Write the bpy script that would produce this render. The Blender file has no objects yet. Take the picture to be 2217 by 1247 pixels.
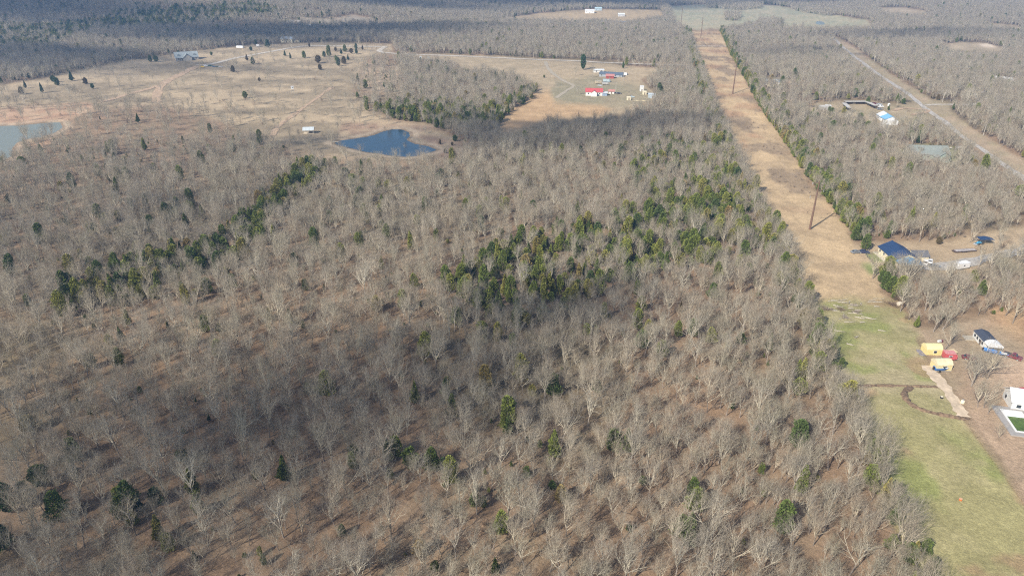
import bpy, math, random
import numpy as np
from mathutils import Vector, Matrix

random.seed(7)
R = math.radians
scene = bpy.context.scene
COL = scene.collection

# ------------------------------------------------------------------ camera
F_PX, CX, CY = 1478.0, 1108.5, 623.5
CAM_H, PITCH = 120.0, R(26.07)
cam_data = bpy.data.cameras.new("camera")
cam = bpy.data.objects.new("camera", cam_data)
COL.objects.link(cam)
cam.location = (0, 0, CAM_H)
cam.rotation_euler = (R(90) - PITCH, 0, 0)
cam_data.sensor_width = 36.0
cam_data.lens = 36.0 * F_PX / 2217.0
cam_data.clip_start = 0.5
cam_data.clip_end = 20000.0
scene.camera = cam

# ------------------------------------------------------------------ sky, sun, exposure
SUN_EL, SUN_AZ = R(37.0), R(223.0)          # azimuth clockwise from +Y
world = bpy.data.worlds.new("World")
scene.world = world
world.use_nodes = True
wn = world.node_tree
wn.nodes.clear()
sky = wn.nodes.new("ShaderNodeTexSky")
sky.sky_type = 'NISHITA'
sky.sun_disc = False
sky.sun_elevation = SUN_EL
sky.sun_rotation = SUN_AZ
sky.air_density = 1.0
sky.dust_density = 1.0
bg = wn.nodes.new("ShaderNodeBackground")
bg.inputs[1].default_value = 0.09
wo = wn.nodes.new("ShaderNodeOutputWorld")
wn.links.new(sky.outputs[0], bg.inputs[0])
wn.links.new(bg.outputs[0], wo.inputs[0])
sun_data = bpy.data.lights.new("sun", 'SUN')
sun_data.energy = 4.2
sun_data.angle = R(0.5)
sun_data.color = (1.0, 0.94, 0.84)
sun = bpy.data.objects.new("sun", sun_data)
COL.objects.link(sun)
SUN_DIR = Vector((math.sin(SUN_AZ) * math.cos(SUN_EL), math.cos(SUN_AZ) * math.cos(SUN_EL), math.sin(SUN_EL)))
sun.rotation_euler = SUN_DIR.to_track_quat('Z', 'Y').to_euler()
sun.location = (-300, -300, 500)
scene.view_settings.view_transform = 'Standard'
scene.view_settings.look = 'None'
scene.view_settings.exposure = 0.75
scene.view_settings.gamma = 1.0
scene.view_settings.use_curve_mapping = False
scene.render.engine = 'CYCLES'
scene.cycles.max_bounces = 5
scene.cycles.diffuse_bounces = 2
scene.cycles.glossy_bounces = 2
scene.cycles.transparent_max_bounces = 8
scene.cycles.volume_bounces = 0
scene.cycles.use_denoising = False
scene.cycles.filter_width = 1.2

# ------------------------------------------------------------------ numpy helpers
def hash2(ix, iy, seed):
    h = (ix.astype(np.int64) * 374761393 + iy.astype(np.int64) * 668265263 + seed * 1442695041) & 0x7fffffff
    h = (h ^ (h >> 13)) * 1274126177 & 0x7fffffff
    h = (h ^ (h >> 16)) & 0xffffff
    return h / float(0xffffff)

def vnoise(x, y, seed=0):
    ix, iy = np.floor(x), np.floor(y)
    fx, fy = x - ix, y - iy
    fx = fx * fx * (3 - 2 * fx); fy = fy * fy * (3 - 2 * fy)
    a = hash2(ix, iy, seed); b = hash2(ix + 1, iy, seed)
    c = hash2(ix, iy + 1, seed); d = hash2(ix + 1, iy + 1, seed)
    return (a + (b - a) * fx) * (1 - fy) + (c + (d - c) * fx) * fy

def fbm(x, y, scale, octs=4, seed=0):
    v = 0; amp = 0.5; tot = 0
    for k in range(octs):
        v = v + amp * vnoise(x / scale * 2 ** k + 17.3 * k, y / scale * 2 ** k - 9.1 * k, seed + k)
        tot += amp; amp *= 0.5
    return v / tot

def sstep(a, b, x):
    t = np.clip((x - a) / (b - a), 0, 1)
    return t * t * (3 - 2 * t)

def poly_sd(x, y, poly):
    """signed distance to a polygon, negative inside"""
    P = np.array(poly, float)
    d = np.full(x.shape, 1e18); inside = np.zeros(x.shape, bool)
    n = len(P)
    for i in range(n):
        ax, ay = P[i]; bx, by = P[(i + 1) % n]
        ex, ey = bx - ax, by - ay
        t = np.clip(((x - ax) * ex + (y - ay) * ey) / (ex * ex + ey * ey + 1e-9), 0, 1)
        d = np.minimum(d, (x - ax - t * ex) ** 2 + (y - ay - t * ey) ** 2)
        if ay != by:
            c = ((ay > y) != (by > y)) & (x < (bx - ax) * (y - ay) / (by - ay) + ax)
            inside ^= c
    d = np.sqrt(d)
    return np.where(inside, -d, d)

# ------------------------------------------------------------------ terrain
HILLS = [(-950, 1800, 95, 620, 420), (-250, 2300, 70, 520, 380), (-1500, 1500, 70, 420, 500), (600, 2900, 60, 900, 450),
         (-520, 1330, 16, 260, 120), (1600, 2600, 50, 700, 500), (-2600, 3200, 150, 1200, 900), (0, 4800, 130, 2600, 1100),
         (3200, 4300, 120, 1500, 1300), (260, 700, 9, 170, 170), (900, 1500, 10, 300, 300), (-60, 250, 3, 90, 120)]
C, S = math.cos(PITCH), math.sin(PITCH)
def ray_xy(px, py, z):
    a = (px - CX) / F_PX; b = -(py - CY) / F_PX
    dz = -S + b * C
    t = (z - CAM_H) / dz
    return a * t, (C + b * S) * t
POND = [(723,310),(731,306),(759,302),(793,297),(810,293),(830,285),(848,281),(870,281),(886,287),(888,296),(879,303),(898,312),
        (926,317),(947,325),(926,332),(902,338),(878,340),(850,338),(818,333),(789,329),(759,321),(731,315)]
LAKE = [(0,273),(37,273),(95,267),(130,266),(135,277),(115,289),(87,297),(63,300),(37,309),(26,323),(26,338),(0,349),(-150,385),(-330,370),(-330,280)]
FARPOND = [(1764,49),(1774,47),(1787,50),(1786,54),(1768,54)]
Z_POND, Z_LAKE, Z_FAR = 2.0, 4.0, 6.0
def poly_world(poly, z):
    return [ray_xy(a, b, z) for a, b in poly]
PONDS = []
for _poly, _z in ((POND, Z_POND), (LAKE, Z_LAKE), (FARPOND, Z_FAR)):
    w = np.array(poly_world(_poly, _z)); c = w.mean(0)
    PONDS.append((w, _z, c, np.abs(w - c).max()))
def terrain(x, y):
    x = np.asarray(x, float); y = np.asarray(y, float)
    z = 4.0 * fbm(x, y, 260, 3, 5) + 1.2 * fbm(x, y, 45, 2, 9) - 0.5
    far = sstep(700, 1600, np.hypot(x, y))
    z = z + far * 26 * (fbm(x, y, 520, 3, 21) - 0.35)
    for hx, hy, h, rx, ry in HILLS:
        z = z + h * np.exp(-(((x - hx) / rx) ** 2 + ((y - hy) / ry) ** 2))
    for w, zp, c, r in PONDS:
        near = (np.abs(x - c[0]) < r * 4 + 60) & (np.abs(y - c[1]) < r * 4 + 60)
        if not near.any():
            continue
        sd = poly_sd(x, y, w) if near.all() else np.where(near, 1e3, 1e3)
        if not near.all():
            sd[near] = poly_sd(x[near], y[near], w)
        blend = 1 - sstep(4, 110, sd)
        z = z * (1 - blend) + (zp + 0.25 + 0.02 * np.maximum(sd, 0)) * blend
        z = np.where(sd < 2.5, z - 1.4 * sstep(2.5, -6, sd), z)
    return z
def project(x, y, z):
    zc = y * C - (z - CAM_H) * S
    u = (z - CAM_H) * C + y * S
    zc = np.where(zc < 1e-3, 1e-3, zc)
    return CX + F_PX * x / zc, CY - F_PX * u / zc
def at(px, py):
    """point on the ground that the photograph shows at a pixel"""
    z = 2.0
    lo = None
    for _ in range(25):
        x, y = ray_xy(px, py, z)
        zn = float(terrain(np.array([x]), np.array([y]))[0])
        z = z * 0.5 + zn * 0.5
    x, y = ray_xy(px, py, z)
    return Vector((x, y, float(terrain(np.array([x]), np.array([y]))[0])))
def gz(x, y):
    return float(terrain(np.array([x]), np.array([y]))[0])
def px_per_m(p):
    return F_PX / (p.y * C - (p.z - CAM_H) * S)

# ------------------------------------------------------------------ materials
def new_mat(name):
    m = bpy.data.materials.new(name); m.use_nodes = True
    nt = m.node_tree
    b = nt.nodes["Principled BSDF"]
    return m, nt, b
_mats = {}
def mat(name, col, rough=0.8, var=0.12, scale=3.0, metal=0.0, spec=None):
    if name in _mats: return _mats[name]
    m, nt, b = new_mat(name)
    b.inputs["Roughness"].default_value = rough
    b.inputs["Metallic"].default_value = metal
    if spec is not None: b.inputs["Specular IOR Level"].default_value = spec
    tc = nt.nodes.new("ShaderNodeNewGeometry")
    nz = nt.nodes.new("ShaderNodeTexNoise"); nz.inputs["Scale"].default_value = scale; nz.inputs["Detail"].default_value = 5
    mp = nt.nodes.new("ShaderNodeMapRange")
    mp.inputs[1].default_value = 0.3; mp.inputs[2].default_value = 0.7
    mp.inputs[3].default_value = 1 - var * 1.6; mp.inputs[4].default_value = 1 + var * 0.6
    vm = nt.nodes.new("ShaderNodeVectorMath"); vm.operation = 'SCALE'; vm.inputs[0].default_value = col
    nt.links.new(tc.outputs["Position"], nz.inputs["Vector"])
    nt.links.new(nz.outputs["Fac"], mp.inputs[0])
    nt.links.new(mp.outputs[0], vm.inputs["Scale"])
    nt.links.new(vm.outputs[0], b.inputs["Base Color"])
    _mats[name] = m
    return m

def ramp_mat(name, stops, rough=0.9, scale=0.02, fine=6.0, fine_amt=0.5):
    """colour picked per tree by where the tree stands, with fine variation on top"""
    m, nt, b = new_mat(name)
    b.inputs["Roughness"].default_value = rough
    b.inputs["Specular IOR Level"].default_value = 0.2
    oi = nt.nodes.new("ShaderNodeObjectInfo")
    wn_ = nt.nodes.new("ShaderNodeTexWhiteNoise"); wn_.noise_dimensions = '3D'
    nt.links.new(oi.outputs["Location"], wn_.inputs["Vector"])
    cr = nt.nodes.new("ShaderNodeValToRGB")
    el = cr.color_ramp.elements
    el[0].position = stops[0][0]; el[0].color = (*stops[0][1], 1)
    el[1].position = stops[-1][0]; el[1].color = (*stops[-1][1], 1)
    for p, c in stops[1:-1]:
        e = el.new(p); e.color = (*c, 1)
    nt.links.new(wn_.outputs["Value"], cr.inputs[0])
    g = nt.nodes.new("ShaderNodeNewGeometry")
    nz = nt.nodes.new("ShaderNodeTexNoise"); nz.inputs["Scale"].default_value = fine; nz.inputs["Detail"].default_value = 2
    nt.links.new(g.outputs["Position"], nz.inputs["Vector"])
    mp = nt.nodes.new("ShaderNodeMapRange")
    mp.inputs[1].default_value = 0.3; mp.inputs[2].default_value = 0.7
    mp.inputs[3].default_value = 1 - fine_amt; mp.inputs[4].default_value = 1 + fine_amt
    nt.links.new(nz.outputs["Fac"], mp.inputs[0])
    vm = nt.nodes.new("ShaderNodeVectorMath"); vm.operation = 'SCALE'
    nt.links.new(cr.outputs[0], vm.inputs[0]); nt.links.new(mp.outputs[0], vm.inputs["Scale"])
    nt.links.new(vm.outputs[0], b.inputs["Base Color"])
    return m

# ------------------------------------------------------------------ object helpers
def link(name, me, parent=None, m=None):
    o = bpy.data.objects.new(name, me); COL.objects.link(o)
    if parent is not None: o.parent = parent
    if m is not None and me is not None and not me.materials: me.materials.append(m)
    return o
def tag(o, label=None, cat=None, group=None, kind=None):
    if label: o["label"] = label
    if cat: o["category"] = cat
    if group: o["group"] = group
    if kind: o["kind"] = kind
    return o
def empty(name, loc, rz, label, cat, group=None):
    o = bpy.data.objects.new(name, None); COL.objects.link(o)
    o.empty_display_size = 0.5
    o.location = loc; o.rotation_euler = (0, 0, rz)
    return tag(o, label, cat, group)
class MB:
    """collects vertices and faces for one mesh"""
    def __init__(s): s.v = []; s.f = []
    def add(s, vs, fs):
        n = len(s.v); s.v += [tuple(v) for v in vs]; s.f += [tuple(i + n for i in f) for f in fs]; return s
    def box(s, c, d, rz=0.0, taper=1.0):
        x, y, z = d[0] / 2, d[1] / 2, d[2] / 2
        cs, sn = math.cos(rz), math.sin(rz)
        vs = []
        for sz, k in ((-1, 1), (1, taper)):
            for sx, sy in ((-1, -1), (1, -1), (1, 1), (-1, 1)):
                a, b = sx * x * k, sy * y * k
                vs.append((c[0] + a * cs - b * sn, c[1] + a * sn + b * cs, c[2] + sz * z))
        return s.add(vs, [(3, 2, 1, 0), (4, 5, 6, 7), (0, 1, 5, 4), (1, 2, 6, 5), (2, 3, 7, 6), (3, 0, 4, 7)])
    def tube(s, p0, p1, r0, r1, n=8, caps=True):
        p0, p1 = Vector(p0), Vector(p1)
        d = (p1 - p0).normalized()
        a = d.orthogonal().normalized(); b = d.cross(a)
        vs = []
        for p, r in ((p0, r0), (p1, r1)):
            for k in range(n):
                t = 2 * math.pi * k / n
                vs.append(p + a * math.cos(t) * r + b * math.sin(t) * r)
        fs = [(k, (k + 1) % n, n + (k + 1) % n, n + k) for k in range(n)]
        if caps: fs += [tuple(range(n))[::-1], tuple(range(n, 2 * n))]
        return s.add(vs, fs)
    def prism(s, prof, y0, y1, axis='y'):
        """profile in (x,z) extruded along y"""
        n = len(prof)
        vs = [(a, y0, b) for a, b in prof] + [(a, y1, b) for a, b in prof]
        fs = [tuple(range(n))[::-1], tuple(range(n, 2 * n))] + [(k, (k + 1) % n, n + (k + 1) % n, n + k) for k in range(n)]
        fs = [f[::-1] for f in fs]
        if axis == 'x': vs = [(b, a, c) for a, b, c in vs]; fs = [f[::-1] for f in fs]
        return s.add(vs, fs)
    def mesh(s, name, m=None):
        me = bpy.data.meshes.new(name); me.from_pydata(s.v, [], s.f); me.update()
        if m: me.materials.append(m)
        return me
    def build(s, name, m, parent=None):
        return link(name, s.mesh(name, m), parent)
def np_mesh(name, V, Fq, m=None, smooth=False):
    me = bpy.data.meshes.new(name)
    V = np.asarray(V, np.float32); Fq = np.asarray(Fq, np.int32)
    k = Fq.shape[1]
    me.vertices.add(len(V)); me.vertices.foreach_set("co", V.ravel())
    me.loops.add(Fq.size); me.loops.foreach_set("vertex_index", Fq.ravel())
    me.polygons.add(len(Fq)); me.polygons.foreach_set("loop_start", np.arange(0, Fq.size, k, dtype=np.int32))
    try: me.polygons.foreach_set("loop_total", np.full(len(Fq), k, np.int32))
    except Exception: pass
    if smooth: me.polygons.foreach_set("use_smooth", np.ones(len(Fq), bool))
    if m: me.materials.append(m)
    me.update(calc_edges=True)
    return me
# ------------------------------------------------------------------ land cover (what grows or lies where; colours are real albedos)
FARM = [(-500,210),(0,185),(120,165),(260,134),(400,114),(520,100),(700,92),(850,96),(845,116),(790,128),(765,200),(800,240),(860,262),
        (960,285),(1010,312),(960,345),(800,350),(700,338),(600,318),(560,300),(480,262),(350,228),(200,235),(150,250),(60,300),(-100,430),(-500,430)]
SPARSE = [(200,225),(350,215),(500,215),(600,260),(680,300),(640,330),(500,330),(420,420),(300,420),(250,520),(120,560),(-60,600),(-500,640),(-500,400),(20,345),(60,305),(140,262)]
SHORE = [(-500,240),(0,236),(90,230),(190,222),(210,236),(150,262),(60,276),(0,280),(-500,290)]
SHORE2 = [(26,310),(70,296),(110,292),(120,310),(60,345),(10,352)]
MEADOW = [(835,118),(1060,122),(1250,133),(1300,138),(1440,150),(1390,172),(1420,212),(1380,228),(1345,248),(1260,258),(1180,266),(1095,300),(1075,280),(1090,255),
          (1150,215),(1170,188),(1120,165),(1060,152),(1000,150),(975,133)]
ORANGE1 = [(1090,250),(1150,205),(1230,185),(1260,200),(1330,235),(1300,250),(1180,262),(1100,290),(1078,280)]
YARD1 = [(1205,175),(1290,165),(1400,190),(1410,220),(1340,232),(1200,222),(1190,200)]
CORR = [(1488,68),(1560,70),(1600,150),(1645,230),(1702,310),(1762,400),(1812,460),(1850,530),(1872,560),(1905,625),(1935,655),(1765,660),(1712,600),
        (1668,500),(1612,410),(1572,320),(1535,225),(1508,140)]
LAWN = [(1735,655),(1850,648),(1940,655),(1985,725),(2005,780),(2030,815),(2060,850),(2085,905),(2140,985),(2217,1090),(2330,1250),(2330,1500),(2100,1500),
        (1985,1247),(1935,1130),(1885,1000),(1850,910),(1795,820),(1765,745)]
DIRTYARD = [(1925,650),(1985,715),(2050,700),(2120,690),(2230,640),(2500,600),(2700,1000),(2500,1500),(2330,1300),(2217,1095),(2140,990),(2085,907),(2050,850),(2010,790),(1975,720)]
SANDY = [(2150,800),(2240,770),(2300,820),(2240,850),(2190,845)]
HOUSEYARD = [(1850,530),(1905,525),(1990,520),(2060,522),(2120,505),(2217,490),(2500,440),(2500,500),(2217,545),(2120,580),(2040,600),(1950,588),(1915,600),(1900,620),(1870,570)]
GRASSPEN = [(1877,552),(1905,549),(1925,568),(1893,575)]
GREEN2 = [(1865,575),(1885,575),(1900,590),(1885,596)]
ROADSTRIP = [(1800,80),(1813,81),(1853,106),(1885,129),(1929,161),(1972,187),(2015,216),(2061,225),(2058,240),(2102,277),(2160,312),(2217,346),(2500,510),
             (2500,600),(2217,392),(2174,362),(2120,325),(2050,275),(1978,222),(1900,170),(1828,115)]
TOPFIELD = [(1440,14),(1560,8),(1640,8),(1730,20),(1790,30),(1880,45),(1886,58),(1780,62),(1700,60),(1640,50),(1560,62),(1510,66),(1480,60),(1450,40)]
LEFTFIELD = [(1060,42),(1120,36),(1180,28),(1290,20),(1430,22),(1436,36),(1350,52),(1300,44),(1240,48),(1090,42)]
CLEAR1 = [(2030,98),(2080,92),(2130,94),(2170,104),(2180,112),(2120,116),(2060,110)]
PIT = [(2112,97),(2135,94),(2160,101),(2140,104)]
CLEAR2 = [(1900,18),(1950,16),(2000,24),(2010,34),(1960,34),(1910,28)]
CLEAR3 = [(2120,50),(2200,56),(2217,70),(2160,62)]
BARNYARD = [(1770,222),(1810,222),(1900,224),(1990,228),(2060,246),(2015,272),(1930,280),(1870,268),(1800,258),(1735,242)]
GREENYARD = [(1935,325),(1985,314),(2060,314),(2090,335),(2105,350),(2060,358),(2040,345),(1960,340)]
MHYARD = [(1655,172),(1720,168),(1725,186),(1665,190)]
STRIPFAR = [(640,38),(720,42),(760,32),(820,44),(830,52),(720,58),(660,56)]
STRIPFAR2 = [(655,22),(720,28),(715,33),(660,30)]
NBANK = [(740,268),(860,262),(960,272),(900,290),(1000,305),(1040,330),(960,345),(900,300),(860,276),(800,290),(730,304)]
SLOPE = [(820,130),(880,150),(860,200),(800,210),(770,180),(790,140)]
BARE_R = [(2120,620),(2260,590),(2300,700),(2217,740),(2150,700)]

def cover(x, y, z):
    px, py = project(x, y, z)
    s = np.clip((py + 110) * 0.016, 1.2, 14)          # softness in pixels grows towards the camera
    wx = (fbm(x, y, 14, 3, 31) - .5) * s * 2.4
    wy = (fbm(x, y, 14, 3, 47) - .5) * s * 1.6
    u, v = px + wx, py + wy
    n1 = fbm(x, y, 60, 4, 61); n2 = fbm(x, y, 11, 3, 71); n3 = fbm(x, y, 3.0, 2, 81)
    def c(*a): return np.array(a, float)
    def mixc(a, b, t): return a * (1 - t[..., None]) + b * t[..., None]
    col = mixc(c(.26, .175, .11), c(.18, .14, .085), sstep(.35, .65, n1))
    col = mixc(np.broadcast_to(col, col.shape), c(.31, .225, .145), sstep(.5, .75, n2) * .6)
    def lay(poly, ca, cb, soft=1.0, amt=1.0, nn=None):
        nonlocal col
        m = sstep(1, -1, poly_sd(u, v, poly) / (s * soft)) * amt
        t = sstep(.35, .65, (n1 * .35 + n2 * .65) if nn is None else nn)
        col = mixc(col, mixc(np.broadcast_to(c(*ca), col.shape), c(*cb), t), m)
    lay(SPARSE, (.29, .20, .13), (.25, .185, .12), 2.5)
    lay(FARM, (.42, .325, .21), (.26, .205, .135), 1.5, 1.0, fbm(x, y * 2.2, 55, 4, 63) * .7 + n2 * .3)
    lay(SLOPE, (.33, .25, .17), (.40, .30, .2), 2)
    lay(SHORE, (.40, .255, .165), (.44, .31, .20), 1.2)
    lay(SHORE2, (.38, .25, .16), (.34, .24, .15), 1.2)
    lay(NBANK, (.32, .22, .15), (.42, .32, .21), 1.3)
    lay(MEADOW, (.40, .31, .20), (.35, .275, .175), 1.0)
    lay(ORANGE1, (.47, .32, .18), (.42, .28, .155), 1.5)
    lay(YARD1, (.27, .235, .15), (.31, .255, .165), 1.5)
    lay(TOPFIELD, (.40, .34, .22), (.33, .31, .20), .8)
    lay(LEFTFIELD, (.42, .31, .18), (.38, .29, .18), .6)
    for p in (CLEAR1, CLEAR2, CLEAR3): lay(p, (.42, .33, .22), (.37, .29, .19), .8)
    for p in (STRIPFAR, STRIPFAR2): lay(p, (.34, .27, .20), (.30, .26, .2), .8)
    lay(PIT, (.62, .52, .40), (.58, .46, .34), .7)
    # the power line clearing: mown straw with russet and grey weeds in patches
    lay(CORR, (.50, .365, .215), (.41, .30, .18), .8)
    inside = sstep(1, -1, poly_sd(u, v, CORR) / s)
    up = sstep(480, 420, py)
    pat = sstep(.53, .63, fbm(x, y * .6, 16, 4, 91)) * up * inside
    col = mixc(col, c(.22, .165, .115), pat * .65)
    red = sstep(.5, .7, fbm(x, y, 22, 3, 95)) * up * inside
    col = mixc(col, c(.36, .205, .12), red * .5)
    lay(ROADSTRIP, (.38, .29, .195), (.33, .27, .17), 1)
    lay(HOUSEYARD, (.40, .30, .19), (.45, .34, .215), 1.2)
    lay(BARNYARD, (.31, .25, .15), (.38, .30, .2), 1.3)
    lay(GREENYARD, (.19, .21, .085), (.25, .23, .12), 1)
    lay(MHYARD, (.40, .29, .2), (.34, .26, .18), 1)
    lay(DIRTYARD, (.40, .285, .19), (.34, .26, .17), 1.0)
    lay(BARE_R, (.40, .24, .14), (.42, .28, .155), 2.0, .9)
    lay(SANDY, (.52, .37, .25), (.48, .34, .23), 2.0)
    lay(LAWN, (.315, .28, .13), (.37, .31, .18), 1.1, 1.0, n1 * .55 + n2 * .3 + n3 * .15)
    ins = sstep(1, -1, poly_sd(u, v, LAWN) / s)
    gr = sstep(.52, .66, fbm(x, y, 19, 4, 101)) * ins
    col = mixc(col, c(.23, .25, .08), gr * .75)
    brn = sstep(.60, .72, fbm(x, y, 13, 4, 111)) * ins
    col = mixc(col, c(.34, .215, .13), brn * .6)
    lay(GRASSPEN, (.20, .26, .075), (.25, .26, .1), .4)
    lay(GREEN2, (.19, .28, .07), (.24, .26, .1), .8)
    # wet mud at the water's edge, dry pale bank above it
    for w_, zp_, c_, r_ in PONDS[:2]:
        near = (np.abs(x - c_[0]) < r_ * 2 + 30) & (np.abs(y - c_[1]) < r_ * 2 + 30)
        sd_ = np.full(x.shape, 99.0); sd_[near] = poly_sd(x[near], y[near], w_)
        j_ = (n2 - .5) * 8
        col = mixc(col, c(.47, .37, .26), sstep(9, 5, sd_ + j_) * .7)
        col = mixc(col, c(.20, .145, .095), sstep(3.2, 1.2, sd_ + j_ * .3) * .8)
    # worn wheel tracks along the lawn's right side
    sd = np.abs(poly_sd(px, py, [(1990,735),(2060,850),(2100,915),(2190,1040),(2320,1230),(2321,1230),(2191,1040),(2101,915),(2061,850),(1991,735)]))
    col = mixc(col, c(.27, .19, .125), sstep(9, 3, np.abs(sd - 2)) * .6)
    col = col * (0.86 + 0.28 * n3)[..., None]
    return np.clip(col, .02, .8), px, py

def ground_material():
    m, nt, b = new_mat("ground_cover")
    L = nt.links
    b.inputs["Roughness"].default_value = 0.95
    b.inputs["Specular IOR Level"].default_value = 0.15
    at_ = nt.nodes.new("ShaderNodeAttribute"); at_.attribute_name = "cover"
    g = nt.nodes.new("ShaderNodeNewGeometry")
    prev = None
    for sc, lo, hi, det in ((0.09, .88, 1.1, 6), (0.9, .80, 1.18, 5), (4.5, .72, 1.26, 3)):
        nz = nt.nodes.new("ShaderNodeTexNoise"); nz.inputs["Scale"].default_value = sc
        nz.inputs["Detail"].default_value = det; nz.inputs["Roughness"].default_value = .6
        L.new(g.outputs["Position"], nz.inputs["Vector"])
        mp = nt.nodes.new("ShaderNodeMapRange"); mp.inputs[1].default_value = .3; mp.inputs[2].default_value = .7
        mp.inputs[3].default_value = lo; mp.inputs[4].default_value = hi
        L.new(nz.outputs["Fac"], mp.inputs[0])
        if prev is None: prev = mp.outputs[0]
        else:
            mu = nt.nodes.new("ShaderNodeMath"); mu.operation = 'MULTIPLY'
            L.new(prev, mu.inputs[0]); L.new(mp.outputs[0], mu.inputs[1]); prev = mu.outputs[0]
    vm = nt.nodes.new("ShaderNodeVectorMath"); vm.operation = 'SCALE'
    L.new(at_.outputs["Color"], vm.inputs[0]); L.new(prev, vm.inputs["Scale"])
    L.new(vm.outputs[0], b.inputs["Base Color"])
    bm_ = nt.nodes.new("ShaderNodeBump"); bm_.inputs["Strength"].default_value = 0.8; bm_.inputs["Distance"].default_value = 0.35
    nz = nt.nodes.new("ShaderNodeTexNoise"); nz.inputs["Scale"].default_value = 1.3; nz.inputs["Detail"].default_value = 7
    nz.inputs["Roughness"].default_value = .7
    L.new(g.outputs["Position"], nz.inputs["Vector"]); L.new(nz.outputs["Fac"], bm_.inputs["Height"])
    L.new(bm_.outputs[0], b.inputs["Normal"])
    return m
GROUND_MAT = ground_material()

NA, NR = 760, 500
fine = np.linspace(-R(46), R(46), NA)
ang = np.concatenate([np.linspace(-R(180), -R(47), 60), fine, np.linspace(R(47), R(180), 60)])
dep = np.linspace(R(56), R(2.2), NR)
rad = np.concatenate([[2, 20, 45, 65], CAM_H / np.tan(dep), [3300, 3600, 4000, 4600, 5400, 6600, 8500, 11000]])
A, RR = np.meshgrid(ang, rad, indexing='xy')
GX, GY = np.sin(A) * RR, np.cos(A) * RR
GZ = terrain(GX, GY)
GC, GPX, GPY = cover(GX, GY, GZ)
nr, na = GX.shape
idx = np.arange(nr * na).reshape(nr, na)
quads = np.stack([idx[:-1, :-1], idx[:-1, 1:], idx[1:, 1:], idx[1:, :-1]], -1).reshape(-1, 4)[:, ::-1]
V = np.stack([GX, GY, GZ], -1).reshape(-1, 3)
def with_cover(name, V, Q, colr):
    me = np_mesh(name, V, Q, GROUND_MAT, smooth=True)
    a = me.color_attributes.new("cover", 'FLOAT_COLOR', 'POINT')
    a.data.foreach_set("color", np.concatenate([colr, np.ones((len(colr), 1))], 1).astype(np.float32).ravel())
    return me
GCF = GC.reshape(-1, 3)
ground = link("ground", with_cover("ground", V, quads, GCF)); tag(ground, kind="structure")

def overlay(name, poly, lift):
    """a sheet of grass or bare soil lying on the ground"""
    sd = poly_sd(GPX, GPY, poly).reshape(-1)
    front = (GY.reshape(-1) > 10)
    inside = (sd < 0) & front
    q = quads[inside[quads].all(1)]
    u, inv = np.unique(q, return_inverse=True)
    vv = V[u].copy(); vv[:, 2] += lift
    o = link(name, with_cover(name, vv, inv.reshape(q.shape), GCF[u])); tag(o, kind="structure")
    return o
overlay("power_line_clearing", CORR, 0.05)
overlay("lawn", LAWN, 0.09)
overlay("meadow", MEADOW, 0.05)
overlay("pasture", FARM, 0.07)
overlay("far_pasture", TOPFIELD, 0.08)
overlay("straw_field", LEFTFIELD, 0.1)
overlay("road_verge", ROADSTRIP, 0.06)
overlay("bare_dirt_yard", DIRTYARD, 0.13)

# ------------------------------------------------------------------ water
def water_mat(name, base, rough):
    m, nt, b = new_mat(name)
    b.inputs["Base Color"].default_value = (*base, 1); b.inputs["Roughness"].default_value = rough
    b.inputs["IOR"].default_value = 1.33
    g = nt.nodes.new("ShaderNodeNewGeometry")
    nz = nt.nodes.new("ShaderNodeTexNoise"); nz.inputs["Scale"].default_value = 0.9; nz.inputs["Detail"].default_value = 4
    bp = nt.nodes.new("ShaderNodeBump"); bp.inputs["Strength"].default_value = .35; bp.inputs["Distance"].default_value = .12
    nt.links.new(g.outputs["Position"], nz.inputs["Vector"]); nt.links.new(nz.outputs["Fac"], bp.inputs["Height"])
    nt.links.new(bp.outputs[0], b.inputs["Normal"])
    return m
POND_BLUE = water_mat("pond_blue", (.022, .055, .09), .15)
LAKE_GREEN = water_mat("lake_silty", (.20, .215, .18), .35)
for nm, (w, zp, c, r), mm in (("pond_water", PONDS[0], POND_BLUE), ("lake_water", PONDS[1], LAKE_GREEN), ("far_pond_water", PONDS[2], LAKE_GREEN)):
    big = [c + (p - c) * (1 + 8.0 / max(np.hypot(*(p - c)), 1)) for p in w]
    mb = MB(); mb.add([(p[0], p[1], zp) for p in big], [tuple(range(len(big)))])
    o = mb.build(nm, mm); tag(o, kind="structure")
    if (np.array(o.data.polygons[0].normal)[2]) < 0: o.data.flip_normals()

# ------------------------------------------------------------------ roads and tracks
def sheet_z(x, y):
    """height of the ground sheet itself, read from its own grid"""
    a = np.interp(np.arctan2(x, y), ang, np.arange(len(ang))); r = np.interp(np.hypot(x, y), rad, np.arange(len(rad)))
    i = np.clip(a.astype(int), 0, len(ang) - 2); j = np.clip(r.astype(int), 0, len(rad) - 2); fa, fr = a - i, r - j
    return (GZ[j, i] * (1 - fa) + GZ[j, i + 1] * fa) * (1 - fr) + (GZ[j + 1, i] * (1 - fa) + GZ[j + 1, i + 1] * fa) * fr
def smooth_path(pts, step):
    P = [Vector(p) for p in pts]
    P = [2 * P[0] - P[1]] + P + [2 * P[-1] - P[-2]]
    out = []
    for i in range(1, len(P) - 2):
        n = max(2, int((P[i + 1] - P[i]).length / step))
        for k in range(n):
            t = k / n
            a, b, c, d = P[i - 1], P[i], P[i + 1], P[i + 2]
            out.append(.5 * ((2 * b) + (c - a) * t + (2 * a - 5 * b + 4 * c - d) * t * t + (-a + 3 * b - 3 * c + d) * t ** 3))
    out.append(P[-2]); return out
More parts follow.
